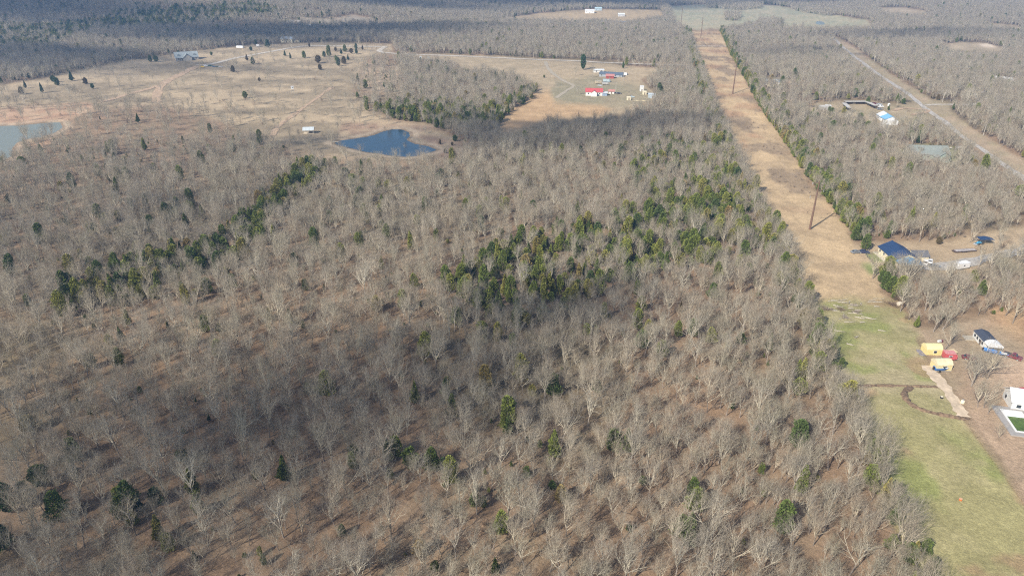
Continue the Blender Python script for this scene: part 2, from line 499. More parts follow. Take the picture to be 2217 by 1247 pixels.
def road(name, pix, width, m, lift=.1, step=3.0, ragged=.12, ruts=False):
    pts = [at(*p) for p in pix]
    path = smooth_path([(p.x, p.y, 0) for p in pts], step)
    rows = []; ncr = 5
    for i, p in enumerate(path):
        d = (path[min(i + 1, len(path) - 1)] - path[max(i - 1, 0)]).normalized()
        nrm = Vector((-d.y, d.x, 0))
        w = width * (1 + ragged * (random.random() - .5) * 2)
        for k in range(ncr):
            t = k / (ncr - 1) - .5
            q = p + nrm * (w * t)
            rows.append((q.x, q.y))
    arr = np.array(rows)
    rr_ = np.hypot(arr[:, 0], arr[:, 1])
    z = sheet_z(arr[:, 0], arr[:, 1]) + lift + .0001 * rr_
    n = len(path)
    ids = np.arange(n * ncr).reshape(n, ncr)
    q = np.stack([ids[:-1, :-1], ids[1:, :-1], ids[1:, 1:], ids[:-1, 1:]], -1).reshape(-1, 4)[:, ::-1]
    o = link(name, np_mesh(name, np.column_stack([arr, z]), q, m, True)); tag(o, kind="structure")
    return o
GRAVEL = mat("grey_gravel", (.46, .42, .37), .95, .35, .7)
PALE = mat("pale_gravel", (.50, .44, .36), .95, .25, .5)
REDDIRT = mat("tan_dirt", (.44, .31, .20), .95, .25, .4)
SAND = mat("sandy_soil", (.58, .46, .33), .95, .2, .6)
DARKSOIL = mat("turned_soil", (.20, .135, .085), .95, .4, 1.2)
road("gravel_road", [(1806,84),(1828,106),(1870,138),(1914,170),(1978,214),(2012,242),(2050,268),(2084,297),(2125,323),(2174,358),(2217,388),(2330,470)], 4.6, GRAVEL, .12, 5, .25)
road("gravel_side_road", [(2004,229),(2030,227),(2105,227),(2122,220),(2113,208),(2130,198)], 4.0, PALE, .13)
road("dirt_road", [(834,102),(822,112),(857,117),(960,121),(1100,127),(1253,133),(1299,136),(1400,140),(1480,141)], 7, PALE, .2, 6)
road("dirt_lane", [(425,142),(455,140),(500,129),(540,121),(590,112),(635,104),(676,100),(740,101),(834,102)], 7.5, PALE, .2, 6)
road("dirt_crossing_lane", [(1485,101),(1560,101),(1640,101),(1700,103)], 6, PALE, .12, 6)
road("dirt_track", [(427,144),(387,164),(360,178),(346,190),(340,208),(338,222)], 9, REDDIRT, .16, 5, .3)
road("dirt_track", [(352,184),(288,202),(202,225),(87,232),(-60,238)], 6, REDDIRT, .16, 5, .3)
road("dirt_track", [(719,190),(678,219),(638,248),(603,274),(590,295)], 4, REDDIRT, .16, 5, .4)
road("dirt_track", [(1181,134),(1188,150),(1216,173),(1241,186),(1225,198),(1204,213)], 4, mat("faded_track", (.38, .32, .23)), .1, 4, .3)
road("dirt_track", [(1975,250),(2010,240),(1960,235),(1935,240)], 4, REDDIRT, .16, 4, .3)
road("sandy_path", [(2004,792),(2013,802),(2025,816),(2044,838),(2063,865),(2086,903)], 3.6, SAND, .2, 1.2, .3)
road("gravel_drive", [(2300,500),(2217,540),(2150,556),(2080,572),(2010,580),(1975,575)], 6, mat("gravel_drive_grey", (.40, .37, .33), .95, .3, .8), .2, 3, .3)
road("concrete_drive", [(2015,321),(2040,320),(2065,321),(2085,318)], 4, mat("drive_concrete", (.62, .56, .46)), .12, 3, .1)
# ------------------------------------------------------------------ bare trees
BARK = ramp_mat("grey_bark", [(0, (.45, .385, .28)), (.35, (.53, .47, .36)), (.7, (.40, .36, .28)), (1, (.60, .54, .42))], .9, fine=.9, fine_amt=.22)
TWIGS = ramp_mat("twig_bark", [(0, (.345, .280, .207)), (.3, (.37, .318, .243)), (.55, (.325, .292, .205)), (.75, (.315, .268, .212)), (1, (.40, .353, .272))], .9, fine=.9, fine_amt=.25)
TRUNKBARK = ramp_mat("trunk_bark", [(0, (.20, .17, .14)), (.5, (.26, .22, .19)), (1, (.33, .29, .25))], .95, fine=2.5, fine_amt=.3)
def grow_tree(seed, H, spread, straight=False, fine_tw=True, lean=0.0):
    """segments (p0,p1,r0,r1,level) of a leafless oak"""
    rnd = random.Random(seed); segs = []
    def rv(): return Vector((rnd.uniform(-1, 1), rnd.uniform(-1, 1), rnd.uniform(-1, 1)))
    def branch(p, d, L, r, lev):
        n = (6, 5, 4, 3, 2)[lev]
        kids = (0, 5, 4, 3, 0)[lev]
        pts = [p.copy()]; rs = [r]
        wob = (.05, .24, .32, .38, .45)[lev]
        upb = (.0, .20, .14, .08, .05)[lev]
        for i in range(n):
            d = (d + rv() * wob + Vector((0, 0, upb))).normalized()
            p = p + d * (L / n)
            pts.append(p.copy()); rs.append(r * (1 - .72 * (i + 1) / n) if lev else r * (1 - .45 * (i + 1) / n))
            segs.append((pts[-2], pts[-1], rs[-2], rs[-1], lev))
        if lev < 4:
            for k in range(kids):
                t = .22 + .78 * (k + rnd.random()) / kids
                t = min(t, .999); j = t * n; i = int(j); f = j - i
                q = pts[i].lerp(pts[i + 1], f); rr = rs[i] * (1 - f) + rs[i + 1] * f
                dd = (pts[i + 1] - pts[i]).normalized()
                a = dd.cross(rv()).normalized()
                th = rnd.uniform(.5, 1.0)
                nd = dd * math.cos(th) + a * math.sin(th)
                if lev >= 1: nd = (nd + Vector((0, 0, .12))).normalized()
                branch(q, nd, L * rnd.uniform(.42, .66), max(rr * rnd.uniform(.55, .75), (.03, .03, .02, .013)[lev]), lev + 1)
            # the branch tip goes on as a finer shoot
            if lev: branch(pts[-1], d, L * .4, max(rs[-1], .015), lev + 1)
        return pts, rs
    base = Vector((0, 0, -.3))
    lv = Vector((rnd.uniform(-1, 1) * (.06 + lean), rnd.uniform(-1, 1) * (.06 + lean), 1)).normalized()
    th = H * (rnd.uniform(.40, .5) if not straight else .62)
    tp, tr = branch(base, lv, th, H * .0135 + .02, 0)
    nl = rnd.randint(6, 8) if not straight else 9
    for k in range(nl):
        t = .55 + .45 * (k + .3) / nl if not straight else .3 + .7 * (k + .3) / nl
        j = min(t * 6, 5.99); i = int(j); q = tp[i].lerp(tp[i + 1], j - i)
        az = k * 2.4 + rnd.uniform(-.5, .5)
        el = rnd.uniform(.65, 1.15) if not straight else rnd.uniform(.35, .9)
        nd = Vector((math.cos(az) * math.cos(el) * spread, math.sin(az) * math.cos(el) * spread, math.sin(el))).normalized()
        branch(q, nd, (H - q.z) * rnd.uniform(.62, .86) * (1 if not straight else .8), H * .0095 * rnd.uniform(.7, 1.1), 1)
    branch(tp[-1], lv, (H - tp[-1].z) * .8, H * .0085, 1)
    return segs
def segs_mesh(name, segs, m, sides=3, rmul=1.0):
    P0 = np.array([s[0] for s in segs]); P1 = np.array([s[1] for s in segs])
    R0 = np.array([s[2] for s in segs]) * rmul; R1 = np.array([s[3] for s in segs]) * rmul
    D = P1 - P0; D /= np.linalg.norm(D, axis=1, keepdims=True) + 1e-9
    up = np.where(np.abs(D[:, 2:3]) > .9, np.array([[1., 0, 0]]), np.array([[0, 0, 1.]]))
    A_ = np.cross(D, up); A_ /= np.linalg.norm(A_, axis=1, keepdims=True) + 1e-9
    B_ = np.cross(D, A_)
    ring = []
    for Pp, Rr in ((P0, R0), (P1, R1)):
        for k in range(sides):
            t = 2 * math.pi * k / sides
            ring.append(Pp + (A_ * math.cos(t) + B_ * math.sin(t)) * Rr[:, None])
    Vv = np.stack(ring, 1)                       # nseg, 2*sides, 3
    n = len(segs); base = (np.arange(n) * 2 * sides)[:, None]
    q = []
    for k in range(sides):
        k2 = (k + 1) % sides
        q.append(np.concatenate([base + k, base + k2, base + sides + k2, base + sides + k], 1))
    Q = np.stack(q, 1).reshape(-1, 4)
    return np_mesh(name, Vv.reshape(-1, 3), Q, m, True)
def join_meshes(name, meshes):
    Vs = []; Fs = []; Mi = []; off = 0; mats_ = []
    for me in meshes:
        n = len(me.vertices); v = np.empty(n * 3, np.float32); me.vertices.foreach_get("co", v)
        l = np.empty(len(me.loops), np.int32); me.loops.foreach_get("vertex_index", l)
        Vs.append(v.reshape(-1, 3)); Fs.append(l.reshape(-1, 4) + off); off += n
        mi = np.empty(len(me.polygons), np.int32); me.polygons.foreach_get("material_index", mi)
        for m in me.materials:
            if m not in mats_: mats_.append(m)
        Mi.append(np.array([mats_.index(m) for m in me.materials], np.int32)[mi])
    out = np_mesh(name, np.concatenate(Vs), np.concatenate(Fs), None, True)
    for m in mats_: out.materials.append(m)
    out.polygons.foreach_set("material_index", np.concatenate(Mi))
    return out
KINDS = []   # (trunk mesh, crown mesh, joined mesh, height)
for i in range(12):
    straight = i in (3, 7, 10)
    Hh = (13, 15, 12, 15, 14, 16, 12.5, 14, 13, 11, 15.5, 14.5)[i]
    sg = grow_tree(100 + i, Hh, (.85, .75, 1.0, .6, .8, .7, .95, .5, .85, 1.1, .55, .75)[i], straight, lean=(.0, .1, .05, 0, .15, .0, .1, .0, .2, .05, 0, .1)[i])
    tr = [s for s in sg if s[4] == 0]; cr = [s for s in sg if s[4] > 0]
    tm = segs_mesh("trunk_shape", tr, TRUNKBARK, 6)
    cm = join_meshes("crown_shape", [segs_mesh("limbs", [s for s in cr if s[4] < 3], BARK, 4), segs_mesh("twigs", [s for s in cr if s[4] >= 3], TWIGS, 3)])
    KINDS.append((tm, cm, join_meshes("bare_tree_shape", [tm, cm]), Hh))

# ------------------------------------------------------------------ evergreen cedars
CEDAR = ramp_mat("cedar_foliage", [(0, (.085, .12, .038)), (.25, (.13, .165, .038)), (.55, (.19, .215, .048)), (.8, (.25, .25, .058)), (.94, (.27, .235, .07)), (1, (.29, .20, .075))], .9, fine=1.6, fine_amt=.45)
PINE = ramp_mat("pine_foliage", [(0, (.05, .10, .03)), (1, (.08, .13, .04))], .9, fine=1.5, fine_amt=.4)
def cedar_meshes(seed, H, rad_, shape, n=2600, leaf=.26, m=None):
    rg = np.random.RandomState(seed)
    t = rg.rand(n * 3); a = rg.rand(n * 3) * 2 * math.pi
    keepd = rg.rand(n * 3)
    def prof(t):
        if shape == 'cone': return (1 - t) ** .75 * (0.35 + .65 * np.minimum(t * 7, 1))
        if shape == 'egg': return np.sqrt(np.clip(1 - (t * 1.08 - .32) ** 2 / .58, 0, 1)) * np.minimum(t * 6 + .3, 1)
        return np.sqrt(np.clip(1 - (t * 2 - 1) ** 2, 0, 1))
    # lobes give an uneven outline
    nl = 22
    la = rg.rand(nl) * 2 * math.pi; lt = rg.rand(nl); lw = rg.uniform(.25, .5, nl); lamp = rg.uniform(.2, .62, nl)
    lob = np.zeros_like(t)
    for k in range(nl):
        da = np.abs((a - la[k] + math.pi) % (2 * math.pi) - math.pi)
        lob = np.maximum(lob, lamp[k] * np.exp(-(da / lw[k]) ** 2 - ((t - lt[k]) / .11) ** 2))
    pr = prof(t)
    ok = keepd < (pr + .12)
    t, a, lob, pr = t[ok][:n], a[ok][:n], lob[ok][:n], pr[ok][:n]
    k = len(t)
    depth = 1 - rg.rand(k) ** 2.2 * .55
    rr = rad_ * pr * (.62 + lob) * depth
    z = .08 * H + t * H * .94 + (rg.rand(k) - .5) * .25
    c = np.stack([np.cos(a) * rr, np.sin(a) * rr, z], 1)
    # small sprays pointing out and up
    out = np.stack([np.cos(a), np.sin(a), .8 + rg.rand(k) * .8], 1) + rg.randn(k, 3) * .5
    out /= np.linalg.norm(out, axis=1, keepdims=True)
    side = np.cross(out, rg.randn(k, 3)); side /= np.linalg.norm(side, axis=1, keepdims=True) + 1e-9
    s1 = leaf * rg.uniform(.6, 1.5, k)[:, None]; s2 = s1 * .55
    Vv = np.stack([c - out * s1 * .4, c + side * s2, c + out * s1, c - side * s2], 1).reshape(-1, 3)
    Q = np.arange(k * 4).reshape(-1, 4)
    crown = np_mesh("cedar_crown_shape", Vv, Q, m or CEDAR)
    sg = [(Vector((0, 0, -.3)), Vector((0, 0, H * .5)), .05 * rad_ + .06, .05, 0), (Vector((0, 0, H * .5)), Vector((.03, 0, H * .93)), .05, .015, 0)]
    trunk = segs_mesh("cedar_trunk_shape", sg, TRUNKBARK, 6)
    return trunk, crown
CEDARS = []
for i, (h, r_, sh) in enumerate([(7, 2.0, 'cone'), (6, 2.1, 'egg'), (8, 2.1, 'cone'), (5, 2.0, 'egg'), (6.5, 1.7, 'cone'), (7.5, 2.6, 'egg'), (5.5, 2.3, 'ball'), (9, 2.3, 'egg')]):
    tk, cr_ = cedar_meshes(500 + i, h, r_, sh, int(1100 + 330 * r_ * h / 6))
    CEDARS.append((tk, cr_, join_meshes("cedar_shape", [tk, cr_]), h))

# ------------------------------------------------------------------ brush: waist to head high twiggy shrubs
BRUSHBARK = ramp_mat("brush_twigs", [(0, (.22, .155, .11)), (.5, (.30, .23, .17)), (1, (.36, .30, .24))], .95, fine=1.2, fine_amt=.25)
def brush_mesh(seed, H):
    rnd = random.Random(seed); sg = []
    def rv(): return Vector((rnd.uniform(-1, 1), rnd.uniform(-1, 1), rnd.uniform(-1, 1)))
    for k in range(9):
        p = Vector((rnd.uniform(-.5, .5), rnd.uniform(-.5, .5), -.1)); d = (Vector((0, 0, 1)) + rv() * .6).normalized()
        L = H * rnd.uniform(.6, 1); r = .03
        for i in range(3):
            d2 = (d + rv() * .3).normalized(); q = p + d2 * L / 3
            sg.append((p, q, r, r * .7, 1)); r *= .7
            for j in range(3):
                e = (d2 + rv() * .9).normalized(); w = q + e * L * .33
                sg.append((q, w, .02, .012, 2))
                for jj in range(2):
                    e2 = (e + rv() * .8).normalized(); sg.append((w, w + e2 * L * .25, .016, .008, 3))
            p = q
    return segs_mesh("brush_shape", sg, BRUSHBARK, 3)
BRUSH = [brush_mesh(900 + i, (2.0, 2.8, 1.5, 3.5)[i]) for i in range(4)]

# ------------------------------------------------------------------ where trees stand
rs = np.random.RandomState(11)
def jitter_grid(cell, rmax, amax, seed, rmin=55):
    rg = np.random.RandomState(seed)
    n = int(rmax / cell) + 2
    ix, iy = np.meshgrid(np.arange(-n, n), np.arange(-8, n))
    x = (ix + .5 + (rg.rand(*ix.shape) - .5) * .92) * cell; y = (iy + .5 + (rg.rand(*ix.shape) - .5) * .92) * cell
    x, y = x.ravel(), y.ravel()
    r = np.hypot(x, y); a = np.abs(np.arctan2(x, y))
    ok = (r < rmax) & (r > rmin) & ((a < amax) | (r < 160)) & (y > 20)
    return x[ok], y[ok]
CORR_S = [(1492,62),(1558,64),(1600,150),(1642,230),(1698,310),(1758,400),(1808,460),(1846,530),(1865,560),(1900,625),(1925,655),(1768,665),(1735,600),
          (1693,500),(1645,418),(1594,320),(1552,225),(1520,140)]
LAWN_S = [(1768,655),(1850,648),(1930,655),(1980,725),(2005,780),(2030,815),(2060,850),(2085,905),(2140,985),(2217,1090),(2330,1250),(2330,1500),(2160,1500),
          (2026,1247),(1972,1130),(1925,1000),(1885,900),(1828,820),(1797,745)]
OPEN = [CORR_S, LAWN_S, MEADOW, ROADSTRIP, TOPFIELD, LEFTFIELD, CLEAR1, CLEAR2, CLEAR3, SANDY]
YARDPTS = [(1945,552,24),(2138,727,16),(2013,757,12),(2035,788,12),(2155,766,10),(2191,772,10),(2005,330,22),(1920,253,22),(1678,178,16),(2170,174,16),(1293,197,24),(1315,178,16),(1318,157,18),
           (408,124,22),(455,143,12),(670,283,16),(635,200,7),(624,85,14),(2200,900,20),(2125,527,8),(2092,545,12),(2010,570,8),(2075,583,9),(1860,228,25),(1905,232,10),(1790,228,10),(640,50,14),(665,56,9),
           (1277,27,12),(1345,48,12),(1389,192,8),(1411,208,8),(1363,214,8),(1395,202,8),(1388,219,8),(912,127,6),(928,130,6),(2137,213,8),(1912,271,8),(1831,254,6),(1720,110,12),(520,102,10),(582,86,10),(1351,160,8)]
YARDW = [(at(a, b), c) for a, b, c in YARDPTS]
def near_path(px, py, pts, w):
    d = np.full(px.shape, 1e9)
    for (ax, ay), (bx, by) in zip(pts[:-1], pts[1:]):
        ex, ey = bx - ax, by - ay
        t = np.clip(((px - ax) * ex + (py - ay) * ey) / (ex * ex + ey * ey), 0, 1)
        d = np.minimum(d, np.hypot(px - ax - t * ex, py - ay - t * ey))
    return d < w
ROADPX = [([(1485,101),(1560,101),(1700,103)], 3), ([(2004,228),(2110,227)], 4), ([(834,102),(857,117),(1100,127),(1300,136),(1480,141)], 3.5), ([(2300,500),(2217,540),(2150,556),(2010,580)], 9)]
def tree_density(x, y, z):
    """chance that a grid cell carries a bare tree"""
    px, py = project(x, y, z)
    d = .86 + .4 * (fbm(x, y, 90, 3, 201) - .5)
    d = np.where(fbm(x, y, 30, 2, 207) > .74, d * .6, d)
    d = np.where(poly_sd(px, py, SPARSE) < 0, .17 + .55 * sstep(280, 430, py), d)
    d = np.where(poly_sd(px, py, FARM) < 0, np.where(py > 215, .085, .02), d)
    d = np.where(poly_sd(px, py, [(760,140),(860,120),(870,210),(840,250),(770,240)]) < 0, .3, d)
    d = np.where(poly_sd(px, py, HOUSEYARD) < 0, .05, d)
    d = np.where(poly_sd(px, py, DIRTYARD) < 0, .10, d)
    d = np.where(poly_sd(px, py, [(1925,650),(1985,655),(2217,600),(2600,560),(2600,690),(2217,665),(2090,700),(2060,715),(1990,700)]) < 0, .75, d)
    d = np.where(poly_sd(px, py, [(2030,740),(2110,720),(2120,790),(2150,800),(2150,850),(2095,830),(2040,800)]) < 0, .5, d)
    d = np.where(poly_sd(px, py, BARNYARD) < 0, .12, d)
    d = np.where(poly_sd(px, py, YARD1) < 0, .06, d)
    d = np.where(poly_sd(px, py, NBANK) < 0, .05, d)
    d = np.where((poly_sd(px, py, STRIPFAR) < 0) | (poly_sd(px, py, STRIPFAR2) < 0), .1, d)
    tx, ty = project(x - .5, y, z + 5.5)          # a crown must not stand in front of open ground either
    for p in OPEN: d = np.where((poly_sd(px, py, p) < 0) | (poly_sd(tx, ty, p) < 0), 0, d)
    for p in ([(1525,0),(1650,0),(1650,20),(1600,24),(1530,18)], [(1700,4),(1840,6),(1850,32),(1790,36),(1715,24)], [(1565,32),(1605,33),(1600,46),(1570,46)], [(1428,14),(1446,14),(1462,52),(1446,56)], [(1640,44),(1700,50),(1690,56),(1645,56)]):
        d = np.where(poly_sd(px, py, p) < 0, .8, d)
    inf = (poly_sd(tx, ty, FARM) < 0) & (poly_sd(px, py, SPARSE) > 0)
    d = np.where(inf, np.minimum(d, .10), d)
    for p, w in ROADPX: d = np.where(near_path(tx, ty, p, w * .8), d * .25, d)
    for w, zp, c, r in PONDS[:2]: d = np.where(poly_sd(x + 0, y + 14, w) < 0, d * .25, d)
    for p, w in ROADPX: d = np.where(near_path(px, py, p, w), 0, d)
    for w, zp, c, r in PONDS: d = np.where(poly_sd(x, y, w) < 5, 0, d)
    for p, r in YARDW:
        d = np.where(np.hypot(x - p.x, y - p.y) < r * .8, 0, d)
        k = 1 + 11.0 / np.maximum(np.hypot(x, y), 30)
        d = np.where(np.hypot(x * k - p.x, y * k - p.y) < r * .6, d * .25, d)
    return d, px, py
TX, TY = jitter_grid(4.55, 3300, R(44), 3)
TZ = terrain(TX, TY)
TD, TPX, TPY = tree_density(TX, TY, TZ)
keep = rs.rand(len(TX)) < TD
BELT_A = [(140,640),(200,600),(330,560),(450,535),(560,450),(600,410),(690,340),(750,345),(650,430),(580,500),(520,590),(440,640),(300,665),(170,675)]
BELT_B = [(940,610),(1060,560),(1100,530),(1250,505),(1450,440),(1600,410),(1690,450),(1720,520),(1600,560),(1400,600),(1200,680),(1170,710),(1080,720),(1000,650)]
BELT_C = [(800,235),(900,225),(1090,235),(1150,190),(1165,200),(1090,275),(1040,280),(900,282),(820,262)]
BELT_D = [(1380,300),(1560,320),(1600,420),(1480,450),(1350,420)]
BELT_E = [(1640,240),(1700,300),(1850,520),(1905,525),(1950,500),(1860,420),(1760,320),(1690,250)]
HILLC = [(0,60),(120,60),(300,25),(560,10),(620,30),(380,60),(200,70),(100,110),(0,105)]
def cedar_density(px, py, x, y):
    d = .04 + .0 * px
    d = np.where(fbm(x, y, 40, 2, 301) > .60, .11, d)
    d = np.where(py < 330, d * .8, d)
    cl = sstep(.32, .44, fbm(x, y, 24, 3, 311))
    for P_, a in ((BELT_A, .85), (BELT_B, .8), (BELT_C, .7), (BELT_D, .35), (HILLC, .7)):
        d = np.where(poly_sd(px, py, P_) < 0, a * (.3 + .7 * cl) + .03, d)
    d = np.where(poly_sd(px, py, BELT_E) < 0, .34, d)
    sd = poly_sd(px, py, CORR); w = (py + 100) * .032
    d = np.where((sd > -1) & (sd < w * 1.5) & (py < 650), .8 * sstep(.25, .5, fbm(x, y, 20, 2, 333)) + .12, d)
    sd = poly_sd(px, py, LAWN); d = np.where((sd > 0) & (sd < 14) & (px < 1990), .22, d)
    return d
CD = cedar_density(TPX, TPY, TX, TY)
openm = TD < .12
is_cedar = keep & (rs.rand(len(TX)) < CD * .8) & ~openm
bare = keep & ~is_cedar & ~((CD > .5) & (rs.rand(len(TX)) < .2))
# extra trees at the right-of-way's edge so that its sides read as walls of green
def in_frame(px, py, mx=0): return (px > -mx) & (px < 2217 + mx) & (py > -mx) & (py < 1247 + 60)

# instances built by geometry nodes on a cloud of points
def scatter(name, x, y, z, meshes, kindsel, rot, scl, tilt=None):
    pts = bpy.data.meshes.new(name)
    pts.vertices.add(len(x)); pts.vertices.foreach_set("co", np.stack([x, y, z], 1).astype(np.float32).ravel())
    for nm, typ, arr in (("lean", 'FLOAT', np.random.RandomState(len(x)).randn(len(x)) * .07), ("spin", 'FLOAT', rot), ("size", 'FLOAT', scl), ("sort", 'INT', kindsel)):
        a = pts.attributes.new(nm, typ, 'POINT'); a.data.foreach_set("value", np.asarray(arr, np.float32 if typ == 'FLOAT' else np.int32))
    o = link(name, pts)
    lib = bpy.data.collections.new(name + "_kinds")
    for i, me in enumerate(meshes):
        k = bpy.data.objects.new("%s_kind_%02d" % (name, i), me); lib.objects.link(k)
    ng = bpy.data.node_groups.new(name + "_placing", 'GeometryNodeTree')
    ng.interface.new_socket("Geometry", in_out='INPUT', socket_type='NodeSocketGeometry')
    ng.interface.new_socket("Geometry", in_out='OUTPUT', socket_type='NodeSocketGeometry')
    N, L = ng.nodes, ng.links
    gi, go = N.new('NodeGroupInput'), N.new('NodeGroupOutput')
    ci = N.new('GeometryNodeCollectionInfo'); ci.inputs['Collection'].default_value = lib
    ci.inputs['Separate Children'].default_value = True; ci.inputs['Reset Children'].default_value = True
    ip = N.new('GeometryNodeInstanceOnPoints'); ip.inputs['Pick Instance'].default_value = True
    def attr(nm, typ):
        a = N.new('GeometryNodeInputNamedAttribute'); a.data_type = typ; a.inputs['Name'].default_value = nm
        return [s for s in a.outputs if s.enabled and s.name == 'Attribute'][0]
    cx = N.new('ShaderNodeCombineXYZ'); L.new(attr("spin", 'FLOAT'), cx.inputs['Z']); L.new(attr("lean", 'FLOAT'), cx.inputs['X'])
    e2r = N.new('FunctionNodeEulerToRotation'); L.new(cx.outputs[0], e2r.inputs[0])
    L.new(gi.outputs[0], ip.inputs['Points']); L.new(ci.outputs[0], ip.inputs['Instance'])
    L.new(attr("sort", 'INT'), ip.inputs['Instance Index']); L.new(e2r.outputs[0], ip.inputs['Rotation'])
    L.new(attr("size", 'FLOAT'), ip.inputs['Scale']); L.new(ip.outputs[0], go.inputs[0])
    md = o.modifiers.new("placing", 'NODES'); md.node_group = ng
    tag(o, kind="stuff")
    return o

# trees crowding to the very edge of the open strips
EDGES = [([(1768,660),(1797,745),(1828,820),(1885,900),(1925,1000),(1972,1130),(2026,1247),(2060,1330)], -1, .34, 3.0, 1),
         ([(1492,68),(1520,140),(1552,225),(1594,320),(1645,418),(1693,500),(1735,600),(1768,660)], -1, .5, 3.2, 1),
         ([(1558,68),(1600,150),(1642,230),(1698,310),(1758,400),(1808,460),(1850,528)], 1, .7, 3.6, 0)]
ex, ey, ec = [], [], []
erg = random.Random(5)
for line, side, pc, step, up_ in EDGES:
    P = [at(*q) for q in line]
    for a_, b_ in zip(P[:-1], P[1:]):
        n = max(1, int((b_ - a_).length / step))
        for k in range(n):
            for rowi in range(2):
                q = a_.lerp(b_, (k + erg.random()) / n)
                q = Vector((q.x + side * (1.6 + rowi * 3.2 + erg.uniform(-1, 1)), q.y, q.z))
                if up_:
                    r2 = math.hypot(q.x, q.y); f_ = 1 - 3.2 / CAM_H      # the line was seen at crown height: the foot stands nearer
                    q.x *= f_; q.y *= f_
                    q.x += side * .6
                if erg.random() < .16: continue
                ex.append(q.x); ey.append(q.y); ec.append(erg.random() < pc * (1 if rowi == 0 else .6))
ex, ey, ec = np.array(ex), np.array(ey), np.array(ec)
ez = terrain(ex, ey); epx, epy = project(ex, ey, ez)
TX = np.concatenate([TX, ex]); TY = np.concatenate([TY, ey]); TZ = np.concatenate([TZ, ez]); TPX = np.concatenate([TPX, epx]); TPY = np.concatenate([TPY, epy])
bare = np.concatenate([bare, ~ec]); is_cedar = np.concatenate([is_cedar, ec])
# bare trees
bi = np.where(bare)[0]
dist = np.sqrt(TX[bi] ** 2 + TY[bi] ** 2 + CAM_H ** 2)
hs = .46 + .36 * rs.rand(len(bi)) ** 1.2; hs = np.where(rs.rand(len(bi)) < .25, hs * .66, hs); hs = np.where(rs.rand(len(bi)) < .04, hs * 1.2, hs)
kd = rs.randint(0, 12, len(bi)); rt = rs.rand(len(bi)) * 6.283
vis = in_frame(TPX[bi], TPY[bi])
order = np.argsort(np.where(vis & (hs > .48), dist, 1e9))
N_IND = 270
ind = order[:N_IND]; restm = np.ones(len(bi), bool); restm[ind] = False
LOOK = ["broad crowned", "tall", "wide spreading", "straight narrow", "leaning", "tall upswept", "low forked", "slim pole-like", "crooked leaning", "short wide", "tall narrow", "vase shaped"]
def plant_tree(k, loc, rz, s, label, group, cat="tree"):
    t = empty("bare_oak_tree", loc, rz, label, cat, group); t.scale = (s, s, s)
    t.rotation_euler = (random.gauss(0, .06), random.gauss(0, .04), rz)
    link("trunk", KINDS[k][0], t); link("crown", KINDS[k][1], t)
    return t
for j in ind:
    i = bi[j]; px, py = TPX[i], TPY[i]
    cols = ["the far left edge", "the lower left", "left of bottom centre", "bottom centre", "right of bottom centre", "the lower right woods", "the wood's edge by the lawn", "the right-hand yard"]
    where = cols[int(min(max((px - 0) / 290, 0), 6))] if px < 2030 else cols[7]
    row = "lowest row" if py > 1165 else "second row up" if py > 1080 else "third row up" if py > 1000 else "further back"
    size = "big" if hs[j] > .70 else "medium" if hs[j] > .58 else "small"
    lb = "%s %s leafless oak, %s, %s" % (size, LOOK[kd[j]], where, row)
    plant_tree(kd[j], (TX[i], TY[i], TZ[i]), rt[j], hs[j], lb, "leafless oaks of the near woods")
r_ = np.where(restm)[0]
scatter("bare_oak_woods", TX[bi[r_]], TY[bi[r_]], TZ[bi[r_]], [k[2] for k in KINDS], kd[r_], rt[r_], hs[r_])
# cedars in the woods
EX, EY = jitter_grid(4.3, 2300, R(44), 77)
EZ = terrain(EX, EY)
ED, EPX, EPY = tree_density(EX, EY, EZ)
CE = cedar_density(EPX, EPY, EX, EY)
ek = (ED > .2) & (rs.rand(len(EX)) < np.where(CE > .2, CE * .72, CE * .25))
n0 = len(TX)
TX = np.concatenate([TX, EX[ek]]); TY = np.concatenate([TY, EY[ek]]); TZ = np.concatenate([TZ, EZ[ek]])
TPX = np.concatenate([TPX, EPX[ek]]); TPY = np.concatenate([TPY, EPY[ek]])
ci_ = np.concatenate([np.where(is_cedar)[0], np.arange(n0, len(TX))])
ch = rs.uniform(.6, 1.25, len(ci_)); ck = rs.choice([0, 1, 1, 2, 3, 4, 5, 5, 6, 7, 7], len(ci_)); crt = rs.rand(len(ci_)) * 6.283
cd_ = np.sqrt(TX[ci_] ** 2 + TY[ci_] ** 2 + CAM_H ** 2) / (ch * 6)
cvis = in_frame(TPX[ci_], TPY[ci_])
corder = np.argsort(np.where(cvis, cd_, 1e9)); CI = corder[:215]
crest = np.ones(len(ci_), bool); crest[CI] = False
def plant_cedar(k, loc, rz, s, label, group=None, wide=1.0, kinds=None, name="cedar_tree"):
    t = empty(name, loc, rz, label, "tree", group); t.scale = (s * wide, s * wide, s)
    kk = (kinds or CEDARS)[k]
    link("trunk", kk[0], t); link("crown", kk[1], t)
    return t
CL = ["cone shaped", "egg shaped", "tall pointed", "squat", "slender pointed", "bulky", "round", "tall full"]
